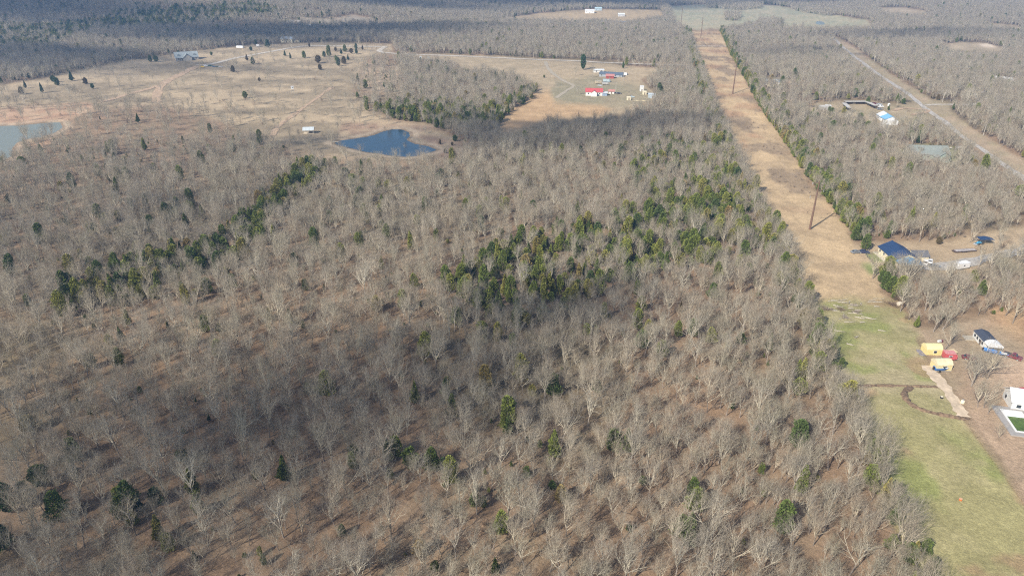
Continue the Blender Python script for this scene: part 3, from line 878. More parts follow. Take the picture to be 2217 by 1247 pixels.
for j in CI:
    i = ci_[j]; px, py = TPX[i], TPY[i]
    if poly_sd(np.array([px]), np.array([py]), BELT_B)[0] < 0: where = "in the mid-wood belt"
    elif poly_sd(np.array([px]), np.array([py]), BELT_A)[0] < 0: where = "in the belt below the pond"
    elif px > 1640 and py < 640: where = "on the edge of the power line clearing"
    elif px > 1700: where = "on the wood's edge by the lawn"
    elif py > 800: where = "among bare oaks in the lower woods"
    else: where = "scattered among bare oaks mid-wood"
    size = "large" if ch[j] > 1.0 else "medium" if ch[j] > .8 else "small"
    side = "" if not ("belt" in where or "lower" in where or "mid" in where) else ", " + ("front" if py > 640 else "middle" if py > 540 else "back") + " " + ("far left", "left", "left of centre", "centre", "right of centre", "right", "far right")[int(min(max(px / 2217 * 7, 0), 6))]
    lb = "%s %s evergreen cedar %s%s" % (size, CL[ck[j]], where, side)
    plant_cedar(ck[j], (TX[i], TY[i], TZ[i]), crt[j], ch[j], lb, "evergreen cedars of the woods")
r_ = np.where(crest)[0]
scatter("cedar_woods", TX[ci_[r_]], TY[ci_[r_]], TZ[ci_[r_]], [k[2] for k in CEDARS], ck[r_], crt[r_], ch[r_])
# underbrush
UX, UY = jitter_grid(5.6, 1500, R(42), 5)
UZ = terrain(UX, UY)
UD, UPX, UPY = tree_density(UX, UY, UZ)
cor = poly_sd(UPX, UPY, CORR)
UD = np.where((cor < -3) & (UPY < 470), .6 * sstep(.5, .62, fbm(UX, UY * .6, 16, 4, 91)), UD * .8)
uk = rs.rand(len(UX)) < UD
UX, UY, UZ = UX[uk], UY[uk], UZ[uk]
us = rs.uniform(.5, 1.3, len(UX)); us = np.where(poly_sd(UPX[uk], UPY[uk], CORR) < 0, us * .55, us)
scatter("underbrush", UX, UY, UZ, BRUSH, rs.randint(0, 4, len(UX)), rs.rand(len(UX)) * 6.28, us)

# saplings, young cedars and briars that fill the woods' floor, and dead branches on it
SX, SY = jitter_grid(5.0, 1100, R(42), 15); SZ = terrain(SX, SY)
SD, SPX, SPY = tree_density(SX, SY, SZ)
green = fbm(SX, SY, 26, 3, 411)
sk = (SD > .2) & (rs.rand(len(SX)) < .05 + .35 * sstep(.55, .75, green))
n_ = sk.sum(); scatter("young_cedars", SX[sk], SY[sk], SZ[sk], [k[2] for k in CEDARS], rs.randint(0, 8, n_), rs.rand(n_) * 6.28, rs.uniform(.16, .42, n_))
SX, SY = jitter_grid(3.4, 620, R(42), 16); SZ = terrain(SX, SY)
SD, SPX, SPY = tree_density(SX, SY, SZ)
sk = (SD > .2) & (rs.rand(len(SX)) < .52)
n_ = sk.sum(); scatter("saplings", SX[sk], SY[sk], SZ[sk], BRUSH + [k[2] for k in KINDS[:4]], rs.randint(0, 8, n_), rs.rand(n_) * 6.28, rs.uniform(.26, .5, n_))
# ------------------------------------------------------------------ clouds drifting over: they throw the broad soft shade
def cloud_mat():
    m = bpy.data.materials.new("cloud_vapour"); m.use_nodes = True
    nt = m.node_tree; nt.nodes.clear(); L = nt.links
    out = nt.nodes.new("ShaderNodeOutputMaterial"); mx = nt.nodes.new("ShaderNodeMixShader")
    tr = nt.nodes.new("ShaderNodeBsdfTransparent"); tl = nt.nodes.new("ShaderNodeBsdfTranslucent"); tl.inputs[0].default_value = (.95, .95, .95, 1)
    tc = nt.nodes.new("ShaderNodeTexCoord"); sep = nt.nodes.new("ShaderNodeVectorMath"); sep.operation = 'MULTIPLY'; sep.inputs[1].default_value = (1, 1, 0)
    ln = nt.nodes.new("ShaderNodeVectorMath"); ln.operation = 'LENGTH'
    nz = nt.nodes.new("ShaderNodeTexNoise"); nz.inputs["Scale"].default_value = 1.8; nz.inputs["Detail"].default_value = 4
    ad = nt.nodes.new("ShaderNodeMath"); ad.operation = 'MULTIPLY_ADD'; ad.inputs[1].default_value = .9
    mp = nt.nodes.new("ShaderNodeMapRange"); mp.interpolation_type = 'SMOOTHSTEP'
    mp.inputs[1].default_value = .75; mp.inputs[2].default_value = 1.35; mp.inputs[3].default_value = .62; mp.inputs[4].default_value = 0
    L.new(tc.outputs["Object"], sep.inputs[0]); L.new(sep.outputs[0], ln.inputs[0]); L.new(tc.outputs["Object"], nz.inputs["Vector"])
    L.new(nz.outputs["Fac"], ad.inputs[0]); L.new(ln.outputs["Value"], ad.inputs[2]); L.new(ad.outputs[0], mp.inputs[0])
    oi = nt.nodes.new("ShaderNodeObjectInfo"); mu = nt.nodes.new("ShaderNodeMath"); mu.operation = 'MULTIPLY'
    L.new(mp.outputs[0], mu.inputs[0]); L.new(oi.outputs["Alpha"], mu.inputs[1])
    L.new(mu.outputs[0], mx.inputs[0]); L.new(tr.outputs[0], mx.inputs[1]); L.new(tl.outputs[0], mx.inputs[2]); L.new(mx.outputs[0], out.inputs[0])
    return m
CLOUD = cloud_mat()
def cloud(px, py, rx, ry, rz=0.0, dens=1.0, alt=750.0):
    g = at(px, py); p = g + SUN_DIR * (alt / SUN_DIR.z)
    rg = np.random.RandomState(int(px * 7 + py))
    nu, nv = 40, 14
    vs = []; fs = []
    for j in range(nv + 1):
        th = math.pi * j / nv
        for i in range(nu):
            a = 2 * math.pi * i / nu
            r = math.sin(th); zz = math.cos(th)
            lump = 1 + .10 * math.sin(3 * a + px) + .07 * math.sin(7 * a + 2 * j + py) + .05 * math.sin(11 * a - j)
            vs.append((math.cos(a) * r * lump, math.sin(a) * r * lump, zz * (1 + .25 * math.sin(5 * a + j)) * (1 if zz > 0 else .4)))
    for j in range(nv):
        for i in range(nu):
            fs.append((j * nu + i, (j + 1) * nu + i, (j + 1) * nu + (i + 1) % nu, j * nu + (i + 1) % nu))
    me = bpy.data.meshes.new("cloud"); me.from_pydata(vs, [], fs); me.materials.append(CLOUD)
    o = link("cloud", me); o.location = p; o.scale = (rx * 1.25, ry * 1.25, 45); o.rotation_euler = (0, 0, rz)
    o.color = (1, 1, 1, dens)
    tag(o, kind="stuff")
for c_ in [(20, 1180, 110, 70, 0.3, .5), (960, 815, 70, 34, .55, .6), (150, 520, 110, 55, .2, .15), (1120, 300, 150, 42, .1, .9),
           (60, 130, 330, 70, -.35, .8), (430, 84, 300, 55, -.3, 1.0), (640, 76, 300, 60, -.15, 1.0), (830, 68, 220, 45, 0, 1.0), (40, 20, 330, 110, -.2, 1.1), (760, 6, 330, 90, 0, 1.0), (1150, 4, 520, 130, 0, 1.1),
           (1960, 84, 200, 40, .1, .5), (1900, 2, 500, 90, 0, .9), (480, 340, 70, 30, .2, .2), (1720, 124, 120, 22, .1, .4)]:
    cloud(*c_)
# ------------------------------------------------------------------ haze
mb = MB(); mb.box((0, 2500, 100), (19000, 19000, 1)); 
hz = bpy.data.materials.new("thin_haze"); hz.use_nodes = True
nt = hz.node_tree; nt.nodes.clear()
pv = nt.nodes.new("ShaderNodeVolumePrincipled"); pv.inputs["Color"].default_value = (.30, .56, 1.0, 1); pv.inputs["Density"].default_value = .0002
pv.inputs["Anisotropy"].default_value = .1
mo = nt.nodes.new("ShaderNodeOutputMaterial"); nt.links.new(pv.outputs[0], mo.inputs["Volume"])
zlo, zhi = float(GZ.min()) - 3, max(float(GZ.max()) + 25, CAM_H + 12)
mb = MB(); mb.box((0, 0, (zlo + zhi) / 2), (24000, 24000, zhi - zlo))
o = mb.build("haze", hz); tag(o, kind="stuff")

# ------------------------------------------------------------------ building kit
WHITE = mat("white_paint", (.68, .67, .63), .6, .06, 1.5)
CREAM = mat("cream_siding", (.70, .62, .44), .7, .08, 1.5)
GLASS = mat("window_glass", (.03, .04, .05), .15, .1, 2)
FRAME = mat("window_frame", (.6, .6, .58), .5, .05)
TYRE = mat("tyre_rubber", (.02, .02, .02), .9, .1)
STEEL = mat("dull_steel", (.35, .36, .37), .5, .2, 2)
DARKWOOD = mat("weathered_wood", (.22, .17, .13), .9, .3, 3)
PALEWOOD = mat("bleached_wood", (.42, .37, .29), .9, .25, 4)
CONC = mat("concrete", (.33, .31, .29), .9, .12, 1)
def frame_from(p0, p1):
    a, b = at(*p0), at(*p1)
    c = (a + b) / 2; c.z = min(a.z, b.z, gz(c.x, c.y)) - .05
    d = (b - a); return c, math.atan2(d.y, d.x), math.hypot(d.x, d.y)
def window(parent, x, y, z, w, h, face):
    """face: +y, -y, +x, -x"""
    dx, dy = (w, .08) if face[1] == 'y' else (.08, w)
    s = 1 if face[0] == '+' else -1
    off = (0, s * .03) if face[1] == 'y' else (s * .03, 0)
    fr = MB().box((x + off[0], y + off[1], z), (dx + (.2 if dx > .1 else 0), dy + (.2 if dy > .1 else 0), h + .2)).build("window", FRAME, parent)
    off2 = (0, s * .09) if face[1] == 'y' else (s * .09, 0)
    MB().box((x + off2[0], y + off2[1], z), (dx, dy, h)).build("pane", GLASS, fr)
    return fr
def door(parent, x, y, w, h, face, m):
    dx, dy = (w, .1) if face[1] == 'y' else (.1, w)
    s = 1 if face[0] == '+' else -1
    off = (0, s * .05) if face[1] == 'y' else (s * .05, 0)
    return MB().box((x + off[0], y + off[1], h / 2 + .1), (dx, dy, h)).build("door", m, parent)
def gable_walls(L, W, eave, ridge):
    mb = MB()
    mb.prism([(-W / 2, -.6), (W / 2, -.6), (W / 2, eave), (0, ridge), (-W / 2, eave)], -L / 2, L / 2, 'x')
    return mb
def gable_roof(parent, L, W, eave, ridge, m, over=.5, th=.16, name="roof", ribs=0, ribm=None, hip=0.0):
    ang_ = math.atan2(ridge - eave, W / 2)
    ex = W / 2 + over; ez = eave - over * math.tan(ang_)
    mb = MB()
    X = L / 2 + over; H_ = hip
    for s in (-1, 1):
        vs = [(-X, s * ex, ez), (X, s * ex, ez), (X - H_, 0, ridge), (-X + H_, 0, ridge)]
        top = [(a, b, c + th) for a, b, c in vs]
        fs = [(0, 1, 2, 3), (7, 6, 5, 4), (0, 4, 5, 1), (1, 5, 6, 2), (2, 6, 7, 3), (3, 7, 4, 0)]
        if s < 0: fs = [f[::-1] for f in fs]
        mb.add([(a, b, c + .03) for a, b, c in vs] + [(a, b, c + th) for a, b, c in vs], [f[::-1] for f in fs])
        if hip:
            v3 = [(s * X, -ex, ez + .03), (s * X, ex, ez + .03), (s * (X - H_), 0, ridge + th - .001)]
            mb.add(v3, [(0, 1, 2) if s > 0 else (2, 1, 0)])
    r = mb.build(name, m, parent)
    if ribs:
        rb = MB()
        for k in range(1, ribs):
            x = -X + 2 * X * k / ribs
            for s in (-1, 1):
                rb.add([(x - .04, s * ex, ez + th), (x + .04, s * ex, ez + th), (x + .04, 0, ridge + th), (x - .04, 0, ridge + th),
                        (x - .04, s * ex, ez + th + .06), (x + .04, s * ex, ez + th + .06), (x + .04, 0, ridge + th + .06), (x - .04, 0, ridge + th + .06)],
                       [(4, 5, 6, 7), (0, 1, 5, 4), (1, 2, 6, 5), (3, 7, 6, 2), (0, 4, 7, 3)])
        b = rb.build("roof_rib", ribm or m, r); tag(b, kind="stuff")
    MB().box((0, 0, ridge + th + .04), (2 * (X - H_), .35, .10)).build("ridge_cap", m, r)
    return r
def house(name, p0, p1, W, eave, ridge, wallm, roofm, label, cat="house", L=None, wins=3, group=None, ribs=0, hip=0.0, doorm=None, rz_add=0.0, shift=(0, 0), doors=True):
    c, rz, LL = frame_from(p0, p1); L = L or LL; rz += rz_add
    c.x += shift[0]; c.y += shift[1]
    t = empty(name, c, rz, label, cat, group)
    if hip: MB().box((0, 0, eave / 2 - .3), (L, W, eave + .6)).build("wall", wallm, t)
    else: gable_walls(L, W, eave, ridge).build("wall", wallm, t)
    gable_roof(t, L, W, eave, ridge, roofm, ribs=ribs, hip=hip)
    for s, f in ((1, '+y'), (-1, '-y')):
        for k in range(wins):
            x = -L / 2 + L * (k + .5) / wins
            if doors and k == wins // 2 and s == -1: door(t, x, s * W / 2, 1.0, 2.0, f, doorm or DARKWOOD)
            else: window(t, x, s * W / 2, eave * .55, 1.1, 1.0, f)
    if wins > 1:
        for s, f in ((1, '+x'), (-1, '-x')): window(t, s * L / 2, W * .18, eave * .55, 1.0, 1.0, f)
    t["_L"] = L
    del t["_L"]
    return t, L
def chimney(roof, x, y, z0, z1, m, w=.9):
    return MB().box((x, y, (z0 + z1) / 2), (w, w, z1 - z0)).box((x, y, z1 + .08), (w + .25, w + .25, .16)).build("chimney", m, roof)

# --- blue roofed house by the clearing
NAVY = mat("navy_metal_roof", (.022, .05, .12), .5, .08, .8, 0.0)
SKYB = mat("bright_blue_roof", (.06, .24, .42), .5, .08, .8)
BROWNROOF = mat("dark_shingle_roof", (.13, .13, .14), .9, .2, 1.5)
t, L_ = house("blue_roof_house", (1908, 556), (1936, 580), 10.5, 2.9, 5.4, CREAM, NAVY, "cream house with navy metal roof beside the power line clearing", ribs=14, wins=4, L=14.5, shift=(6.0, 3.5))
pr = MB()
y0, y1, X0, X1 = -4.3, 4.3, L_ / 2 + .3, L_ / 2 + 4.6
pr.add([(X0, y0 - 1, 2.8), (X1, y0 - .6, 2.3), (X1, y1 + .6, 2.3), (X0, y1 + 1, 2.8), (X0, 0, 4.4), (X1 - 1.6, 0, 3.8)], [(0, 1, 5, 4), (2, 3, 4, 5), (1, 2, 5), (3, 2, 1, 0)])
pr.build("porch_roof", SKYB, t)
for yy in (-4.2, -1.4, 1.4, 4.2): MB().box((X1 - .3, yy, 1.1), (.18, .18, 2.4)).build("porch_post", WHITE, t)
MB().box((X0 + 2.2, 0, -.05), (4.4, 8.8, .5)).build("porch_deck", CONC, t)
for k in range(6): MB().box((-L_ / 2 + .8 + k * 2.6, 6.3, 1.35), (.16, .16, 2.7)).build("porch_post", WHITE, t)
MB().box((0, -6.3, .05), (L_, 2.0, .3)).build("walkway", mat("cream_concrete", (.66, .60, .45), .9, .1), t)
MB().prism([(-2.8, -.4), (2.8, -.4), (2.8, 2.5), (0, 4.1), (-2.8, 2.5)], 5.1, 11.5).build("garage_wing", CREAM, t)
wr = MB()
for s in (-1, 1): wr.add([(s * 3.2, 4.6, 2.3), (s * 3.2, 12, 2.3), (0, 12, 4.3), (0, 4.6, 4.3)], [(0, 1, 2, 3)])
wr.build("garage_roof", BROWNROOF, t)
# fence round the small lawn
FENCE = mat("fence_dark", (.10, .11, .09), .8, .2)
def fence(pix, label, h=1.3, step=2.4, group=None):
    P = [at(*p) for p in pix]
    t = empty("wire_fence", P[0], 0, label, "fence", group)
    prev = None
    for a, b in zip(P[:-1], P[1:]):
        n = max(1, int((b - a).length / step))
        for k in range(n + 1):
            q = a.lerp(b, k / n); q.z = gz(q.x, q.y)
            q = q - P[0]
            if k or prev is None: MB().box((q.x, q.y, q.z + h / 2 - .1), (.1, .1, h + .2)).build("fence_post", FENCE, t)
            if prev is not None and (q - prev).length > .1:
                for hh in (.4, .8, 1.2): MB().tube(prev + Vector((0, 0, hh)), q + Vector((0, 0, hh)), .03, .03, 4).build("fence_rail", FENCE, t)
            prev = q
    return t
fence([(1900, 549), (1874, 552), (1893, 577), (1926, 572)], "dark wire fence round the small green lawn at the navy roofed house")

# --- yellow sheds
YEL = mat("yellow_siding", (.68, .56, .24), .6, .08, 2)
YELR = mat("pale_yellow_roof", (.70, .60, .31), .6, .08, 2)
YEL2 = mat("faded_yellow_siding", (.64, .54, .28), .6, .1, 2)
YELR2 = mat("sandy_yellow_roof", (.62, .55, .36), .6, .1, 2)
def barrel_shed(p0, p1, W, wm, rm, label, porch=False):
    c, rz, L = frame_from(p0, p1)
    t = empty("yellow_shed", c, rz, label, "shed", "yellow sheds by the lawn")
    MB().box((0, 0, 1.0), (L, W, 2.6)).build("wall", wm, t)
    prof = [(-W / 2 - .12, 2.15), (-W / 2 - .05, 2.5), (-W * .30, 3.3), (0, 3.6), (W * .30, 3.3), (W / 2 + .05, 2.5), (W / 2 + .12, 2.15)]
    MB().prism(prof, -L / 2 - .1, L / 2 + .1, 'x').build("roof", rm, t)
    window(t, .3, -W / 2, 1.45, .9, .8, '-y'); window(t, L * .3, W / 2, 1.45, .8, .8, '+y')
    door(t, L / 2, 0, .9, 1.9, '+x', DARKWOOD)
    for sx in (-1, 1):
        MB().box((sx * (L / 2 - .6), 0, -.35), (.3, W * .9, .35)).build("skid", DARKWOOD, t)
    for sx in (-1, 0, 1):
        MB().box((sx * (L / 2 - .05), -W / 2 - .02, 1.05), (.14, .1, 2.45)).build("corner_trim", rm, t)
    return t
barrel_shed((1998, 763), (2031, 764), 3.4, YEL, YELR, "bright yellow shed standing upslope of the paler one")
t = barrel_shed((2019, 797), (2052, 797), 3.4, YEL2, YELR2, "faded yellow shed with blue tub at its foot")
# --- mobile home with the barrel end
CHAR = mat("charcoal_roof", (.055, .065, .09), .7, .12, 1)
SILVERW = mat("bright_white_metal", (.70, .70, .69), .45, .04)
c, rz, L = frame_from((2119, 731), (2144, 757))
t = empty("mobile_home", c, rz, "long white mobile home with charcoal roof and rounded white end", "house")
W = 4.3
MB().box((0, 0, 1.3), (L, W, 3.0)).build("wall", WHITE, t)
MB().prism([(-W / 2 - .3, 2.7), (0, 3.5), (W / 2 + .3, 2.7), (0, 2.75)], -L / 2 - .2, L / 2 - .6, 'x').build("roof", CHAR, t)
arc = [(-W / 2 - .1, 2.5)] + [(math.cos(math.pi - a) * (W / 2 + .2), 2.5 + math.sin(a) * 1.35) for a in np.linspace(.1, math.pi - .1, 9)] + [(W / 2 + .1, 2.5)]
MB().prism(arc, L / 2 - .6, L / 2 + 2.6, 'x').build("porch_roof", SILVERW, t)
for yy in (-W / 2, W / 2): MB().box((L / 2 + 2.3, yy, 1.2), (.14, .14, 2.6)).build("porch_post", WHITE, t)
MB().box((L / 2 + 1.3, 0, .25), (2.6, W, .5)).build("porch_deck", DARKWOOD, t)
for k in range(4): window(t, -L / 2 + 1.5 + k * (L - 3) / 3, -W / 2, 1.7, 1.0, .9, '-y'); window(t, -L / 2 + 1.5 + k * (L - 3) / 3, W / 2, 1.7, 1.0, .9, '+y')
door(t, 1.3, -W / 2, .9, 2.0, '-y', DARKWOOD)
MB().box((-L / 2 + 1.5, -W / 2 - 1.8, .3), (3.0, 3.2, .6)).build("side_deck", PALEWOOD, t)

# ------------------------------------------------------------------ vehicles
def car(p, rz, body, label, kind="car", name=None, scale=1.0, group=None):
    g = at(*p)
    m = body
    t = empty(name or ("pickup_truck" if kind == "pickup" else "parked_car"), g, rz, label, "truck" if kind == "pickup" else "car", group)
    t.scale = (scale,) * 3
    L, W = (5.4, 1.95) if kind == "pickup" else (4.6, 1.8)
    if kind == "pickup":
        side = [(-L/2, .5), (L/2, .5), (L/2, 1.0), (L/2 - .1, 1.12), (1.25, 1.2), (.95, 1.2), (-L/2, 1.2)]
        MB().prism([(a, b) for a, b in side], -W/2, W/2).build("body", m, t)
        MB().box((-1.45, 0, 1.22), (2.1, W - .35, .06)).build("bed", mat("truck_bed_dark", (.06, .06, .06)), t)
        cab = [(-.45, 1.18), (1.25, 1.18), (.75, 1.85), (-.3, 1.85)]
        MB().prism(cab, -W/2 + .12, W/2 - .12).build("cab", m, t)
        MB().prism([(1.12, 1.27), (1.27, 1.27), (.84, 1.78), (.72, 1.78)], -W/2 + .2, W/2 - .2).build("windscreen", GLASS, t)
        for s in (-1, 1): MB().box((.32, s * (W/2 - .1), 1.5), (1.1, .06, .42), 0, .8).build("side_window", GLASS, t)
        wx = (-1.6, 1.7)
    else:
        side = [(-L/2, .4), (L/2, .4), (L/2, .8), (L/2 - .9, .98), (-L/2 + .5, 1.0), (-L/2, .85)]
        MB().prism(side, -W/2, W/2).build("body", m, t)
        MB().prism([(-1.75, .97), (1.0, .97), (.35, 1.45), (-1.2, 1.45)], -W/2 + .14, W/2 - .14).build("cab", m, t)
        MB().prism([(.98, 1.02), (1.06, 1.02), (.46, 1.41), (.38, 1.41)], -W/2 + .22, W/2 - .22).build("windscreen", GLASS, t)
        MB().prism([(-1.84, 1.02), (-1.74, 1.02), (-1.2, 1.41), (-1.28, 1.41)], -W/2 + .22, W/2 - .22).build("rear_window", GLASS, t)
        for s in (-1, 1): MB().box((-.35, s * (W/2 - .12), 1.2), (1.7, .06, .34), 0, .8).build("side_window", GLASS, t)
        wx = (-1.4, 1.4)
    for x in wx:
        for s in (-1, 1):
            w = MB().tube((x, s * (W/2 - .22), .36), (x, s * (W/2 + .03), .36), .36, .36, 12).build("wheel", TYRE, t)
            MB().tube((x, s * (W/2 + .03), .36), (x, s * (W/2 + .05), .36), .2, .2, 10).build("rim", STEEL, w)
    for s in (-1, 1): MB().box((L/2 + .01, s * .65, .72), (.05, .35, .16)).build("headlight", mat("lamp_glass", (.8, .8, .75), .2, .02), t)
    return t
def cm(n, c): return mat("car_paint_" + n, c, .3, .04, 1)
RED_, DRED, BLU, BLK, GRY, SIL, WHT, TAN_ = cm("red", (.42, .045, .05)), cm("maroon", (.16, .03, .045)), cm("blue", (.02, .16, .50)), cm("black", (.03, .03, .04)), cm("grey", (.22, .23, .24)), cm("silver", (.55, .56, .57)), cm("white", (.8, .8, .8)), cm("tan", (.5, .42, .3))
car((2191, 775), R(-50), DRED, "maroon pickup truck parked right of the blue boat", "pickup")
car((2099, 778), R(-20), DRED, "dark maroon car half hidden by trees right of the red trailer")
car((1853, 548), R(10), GRY, "grey car parked at the clearing's edge, left of the fenced lawn")
car((1870, 548), R(-12), cm("navy", (.05, .06, .12)), "dark navy car at the corner of the fenced lawn")
car((2003, 571), R(55), WHT, "white pickup truck on the grey gravel drive near the navy roofed house", "pickup")
car((2013, 568), R(60), WHT, "white car parked just right of the white pickup on the gravel drive")
car((2023, 579), R(-10), GRY, "dark grey car on the gravel drive under bare branches")
car((2137, 216), R(-20), WHT, "white car parked by the looping driveway on the far right")
car((1904, 228), R(5), SIL, "silver car behind the blue roofed barn, farthest of three")
car((1905, 233), R(5), WHT, "white pickup truck behind the blue roofed barn, middle of three", "pickup")
car((1905, 238), R(5), GRY, "grey car behind the blue roofed barn, nearest of three")
car((1893, 226), R(0), DRED, "dark red car left of the vehicles behind the blue roofed barn")
car((1299, 187), R(-10), SIL, "silver car parked in front of the dirt yard behind the red roofed house")
car((1331, 203), R(-10), GRY, "grey car right of the little red roofed shed, left of a pair")
car((1340, 204), R(-8), BLK, "black car with pale bonnet right of the little red roofed shed")
for px_, rz_, cc, k_, lb_ in [((437.5, 147), 10, cm("yellow", (.75, .5, .05)), "pickup", "yellow work truck at the left end of the farmhouse vehicle row"),
                        ((446, 144.5), 5, WHT, "car", "white car second from left in the farmhouse vehicle row"),
                        ((455, 144.5), 0, cm("green", (.05, .12, .07)), "pickup", "green pickup truck in the middle of the farmhouse vehicle row"),
                        ((464, 146), 0, cm("slate_blue", (.08, .14, .25)), "car", "slate blue car right of the green pickup in the farmhouse row"),
                        ((471, 146), 8, cm("olive", (.1, .13, .08)), "car", "olive car second from right in the farmhouse vehicle row"),
                        ((478, 146.5), -5, SIL, "car", "silver car at the right end of the farmhouse vehicle row")]:
    car(px_, R(rz_), cc, lb_, k_, group="vehicles parked below the farmhouse")
# boat on its trailer
def boat(p, rz, m, label, L=6.5, top=None, flat=False):
    g = at(*p); t = empty("boat" if not flat else "boat", g, rz, label, "boat")
    W = 2.1
    n = 9; vs = []; fs = []
    for i in range(n):
        x = -L / 2 + L * i / (n - 1); f = 1 if i < 5 else 1 - ((i - 4) / 4) ** 1.8 * .97
        zk = .55 + (0 if i < 6 else (i - 5) * .14)
        vs += [(x, 0, zk), (x, W / 2 * f * .8, zk + .25), (x, W / 2 * f, 1.25), (x, W / 2 * f * .85, 1.25), (x, 0, .95), (x, -W / 2 * f * .85, 1.25), (x, -W / 2 * f, 1.25), (x, -W / 2 * f * .8, zk + .25)]
    for i in range(n - 1):
        for k in range(8): fs.append((i * 8 + k, (i + 1) * 8 + k, (i + 1) * 8 + (k + 1) % 8, i * 8 + (k + 1) % 8))
    fs += [tuple(range(8)), tuple(range((n - 1) * 8, n * 8))[::-1]]
    MB().add(vs, fs).build("hull", m, t)
    MB().box((L / 2 - 1.4, 0, 1.3), (1.6, 1.1, .12)).build("bow_deck", WHITE, t)
    MB().prism([(.2, 1.2), (.9, 1.2), (.45, 1.75), (.35, 1.75)], -.8, .8).build("windscreen", GLASS, t)
    MB().box((-L / 2 - .25, 0, 1.1), (.45, .5, .9)).build("outboard_motor", BLK, t)
    for y in (-.85, .85): MB().box((0.3, y, .42), (L, .1, .12)).build("trailer_rail", STEEL, t)
    for s in (-1, 1): MB().tube((-1, s * .95, .33), (-1, s * 1.2, .33), .33, .33, 12).build("wheel", TYRE, t)
    return t
boat((2155, 768), R(-35), cm("boat_blue", (.02, .22, .60)), "bright blue boat on a trailer below the white mobile home", 7)
boat((2037, 803), R(0), cm("tub_blue", (.03, .17, .48)), "small blue boat lying against the faded yellow shed", 4.6)
# red enclosed trailer
def box_trailer(p0, p1, W, h, m, label, name="enclosed_trailer", top=None):
    c, rz, L = frame_from(p0, p1); t = empty(name, c, rz, label, "trailer")
    MB().box((0, 0, .75 + h / 2), (L, W, h)).box((L / 2 + .35, 0, .75 + h * .4), (.7, W * .8, h * .7), 0, .7).build("box", m, t)
    MB().box((0, 0, .75 + h + .06), (L + .1, W + .1, .1)).build("roof", top or m, t)
    MB().tube((L / 2 + .6, 0, .5), (L / 2 + 1.7, 0, .45), .07, .05, 6).build("tow_bar", STEEL, t)
    for x in (-.6, .4):
        for s in (-1, 1): MB().tube((x - L * .1, s * (W / 2 - .2), .38), (x - L * .1, s * (W / 2 + .05), .38), .38, .38, 12).build("wheel", TYRE, t)
    MB().box((-L / 2 - .03, 0, .75 + h / 2), (.06, W * .8, h * .85)).build("rear_door", m, t)
    window(t, 0, -W / 2, .75 + h * .6, .8, .4, '-y')
    return t
REDP = mat("faded_red_paint", (.50, .10, .11), .5, .15, 1.5)
box_trailer((2040, 777), (2063, 779), 2.4, 2.0, REDP, "faded red enclosed trailer between the two yellow sheds", top=mat("pink_sun_bleached", (.58, .25, .24), .6, .15))
box_trailer((2067, 584), (2092, 580), 2.5, 2.2, WHT, "white camper trailer on the gravel drive behind bare branches", name="camper_trailer")
box_trailer((1289, 182), (1302, 181), 2.4, 2.0, TAN_, "tan camper trailer in the yard behind the red roofed house", name="camper_trailer")
box_trailer((1306, 178), (1320, 178.5), 2.4, 2.1, cm("teal_grey", (.35, .43, .45)), "grey green camper trailer right of the tan camper", name="camper_trailer")
box_trailer((1304, 184), (1316, 184), 2.4, 1.7, cm("dusty", (.38, .36, .33)), "dusty low trailer in front of the grey green camper")
# gooseneck flatbed trailer
c, rz, L = frame_from((2068, 546), (2110, 543))
t = empty("flatbed_trailer", c, rz, "long rusty flatbed trailer with raised neck on the straw coloured yard", "trailer")
RUST = mat("rusty_steel", (.13, .09, .075), .8, .3, 1)
MB().box((0, 0, .75), (L, 2.4, .14)).build("deck", mat("grey_deck_planks", (.42, .38, .36), .9, .3, 1.5), t)
for y in (-1.2, 1.2): MB().box((0, y, .68), (L, .14, .3)).build("side_rail", RUST, t)
MB().box((-L / 2 - .5, 0, .6), (1.2, 2.4, .12)).build("ramp", RUST, t)
for y in (-.7, .7): MB().tube((L / 2 - .1, y, .8), (L / 2 + .6, y, 1.9), .09, .09, 6).tube((L / 2 + .6, y, 1.9), (L / 2 + 2.6, y * .3, 1.9), .09, .09, 6).build("neck_beam", RUST, t)
MB().tube((L / 2 + 2.5, 0, 1.95), (L / 2 + 2.6, 0, .7), .08, .08, 6).build("hitch", RUST, t)
for x in (-2, -1, 0):
    for s in (-1, 1): MB().tube((x, s * .95, .38), (x, s * 1.15, .38), .38, .38, 12).build("wheel", TYRE, t)
# blue skid steer under a dark canopy
g = at(2121, 529); t = empty("tractor", g, R(200), "blue tractor parked under a dark blue canopy at the wood's edge", "tractor")
TB = mat("tractor_blue", (.05, .30, .50), .5, .1)
MB().box((.9, 0, 1.0), (1.9, .9, .8), 0, .85).build("bonnet", TB, t)
MB().box((-.4, 0, .9), (1.2, 1.3, .5)).build("body", TB, t)
MB().box((-.4, 0, 1.35), (.55, .55, .5)).build("seat", BLK, t)
for s in (-1, 1):
    MB().tube((-.6, s * .7, .75), (-.6, s * 1.05, .75), .75, .75, 14).build("wheel", TYRE, t)
    MB().tube((1.4, s * .6, .42), (1.4, s * .85, .42), .42, .42, 12).build("wheel", TYRE, t)
    MB().box((1.6, s * .55, .9), (2.2, .12, .14)).build("loader_arm", TB, t)
MB().box((2.9, 0, .5), (.6, 1.7, .6), 0, .8).build("bucket", STEEL, t)
g = at(2131, 527); t = empty("canopy", g, R(-4), "dark blue canopy on poles beside the blue tractor", "canopy")
MB().prism([(-3.2, 2.3), (0, 2.9), (3.2, 2.3), (0, 2.4)], -1.9, 1.9).build("canopy_top", NAVY, t)
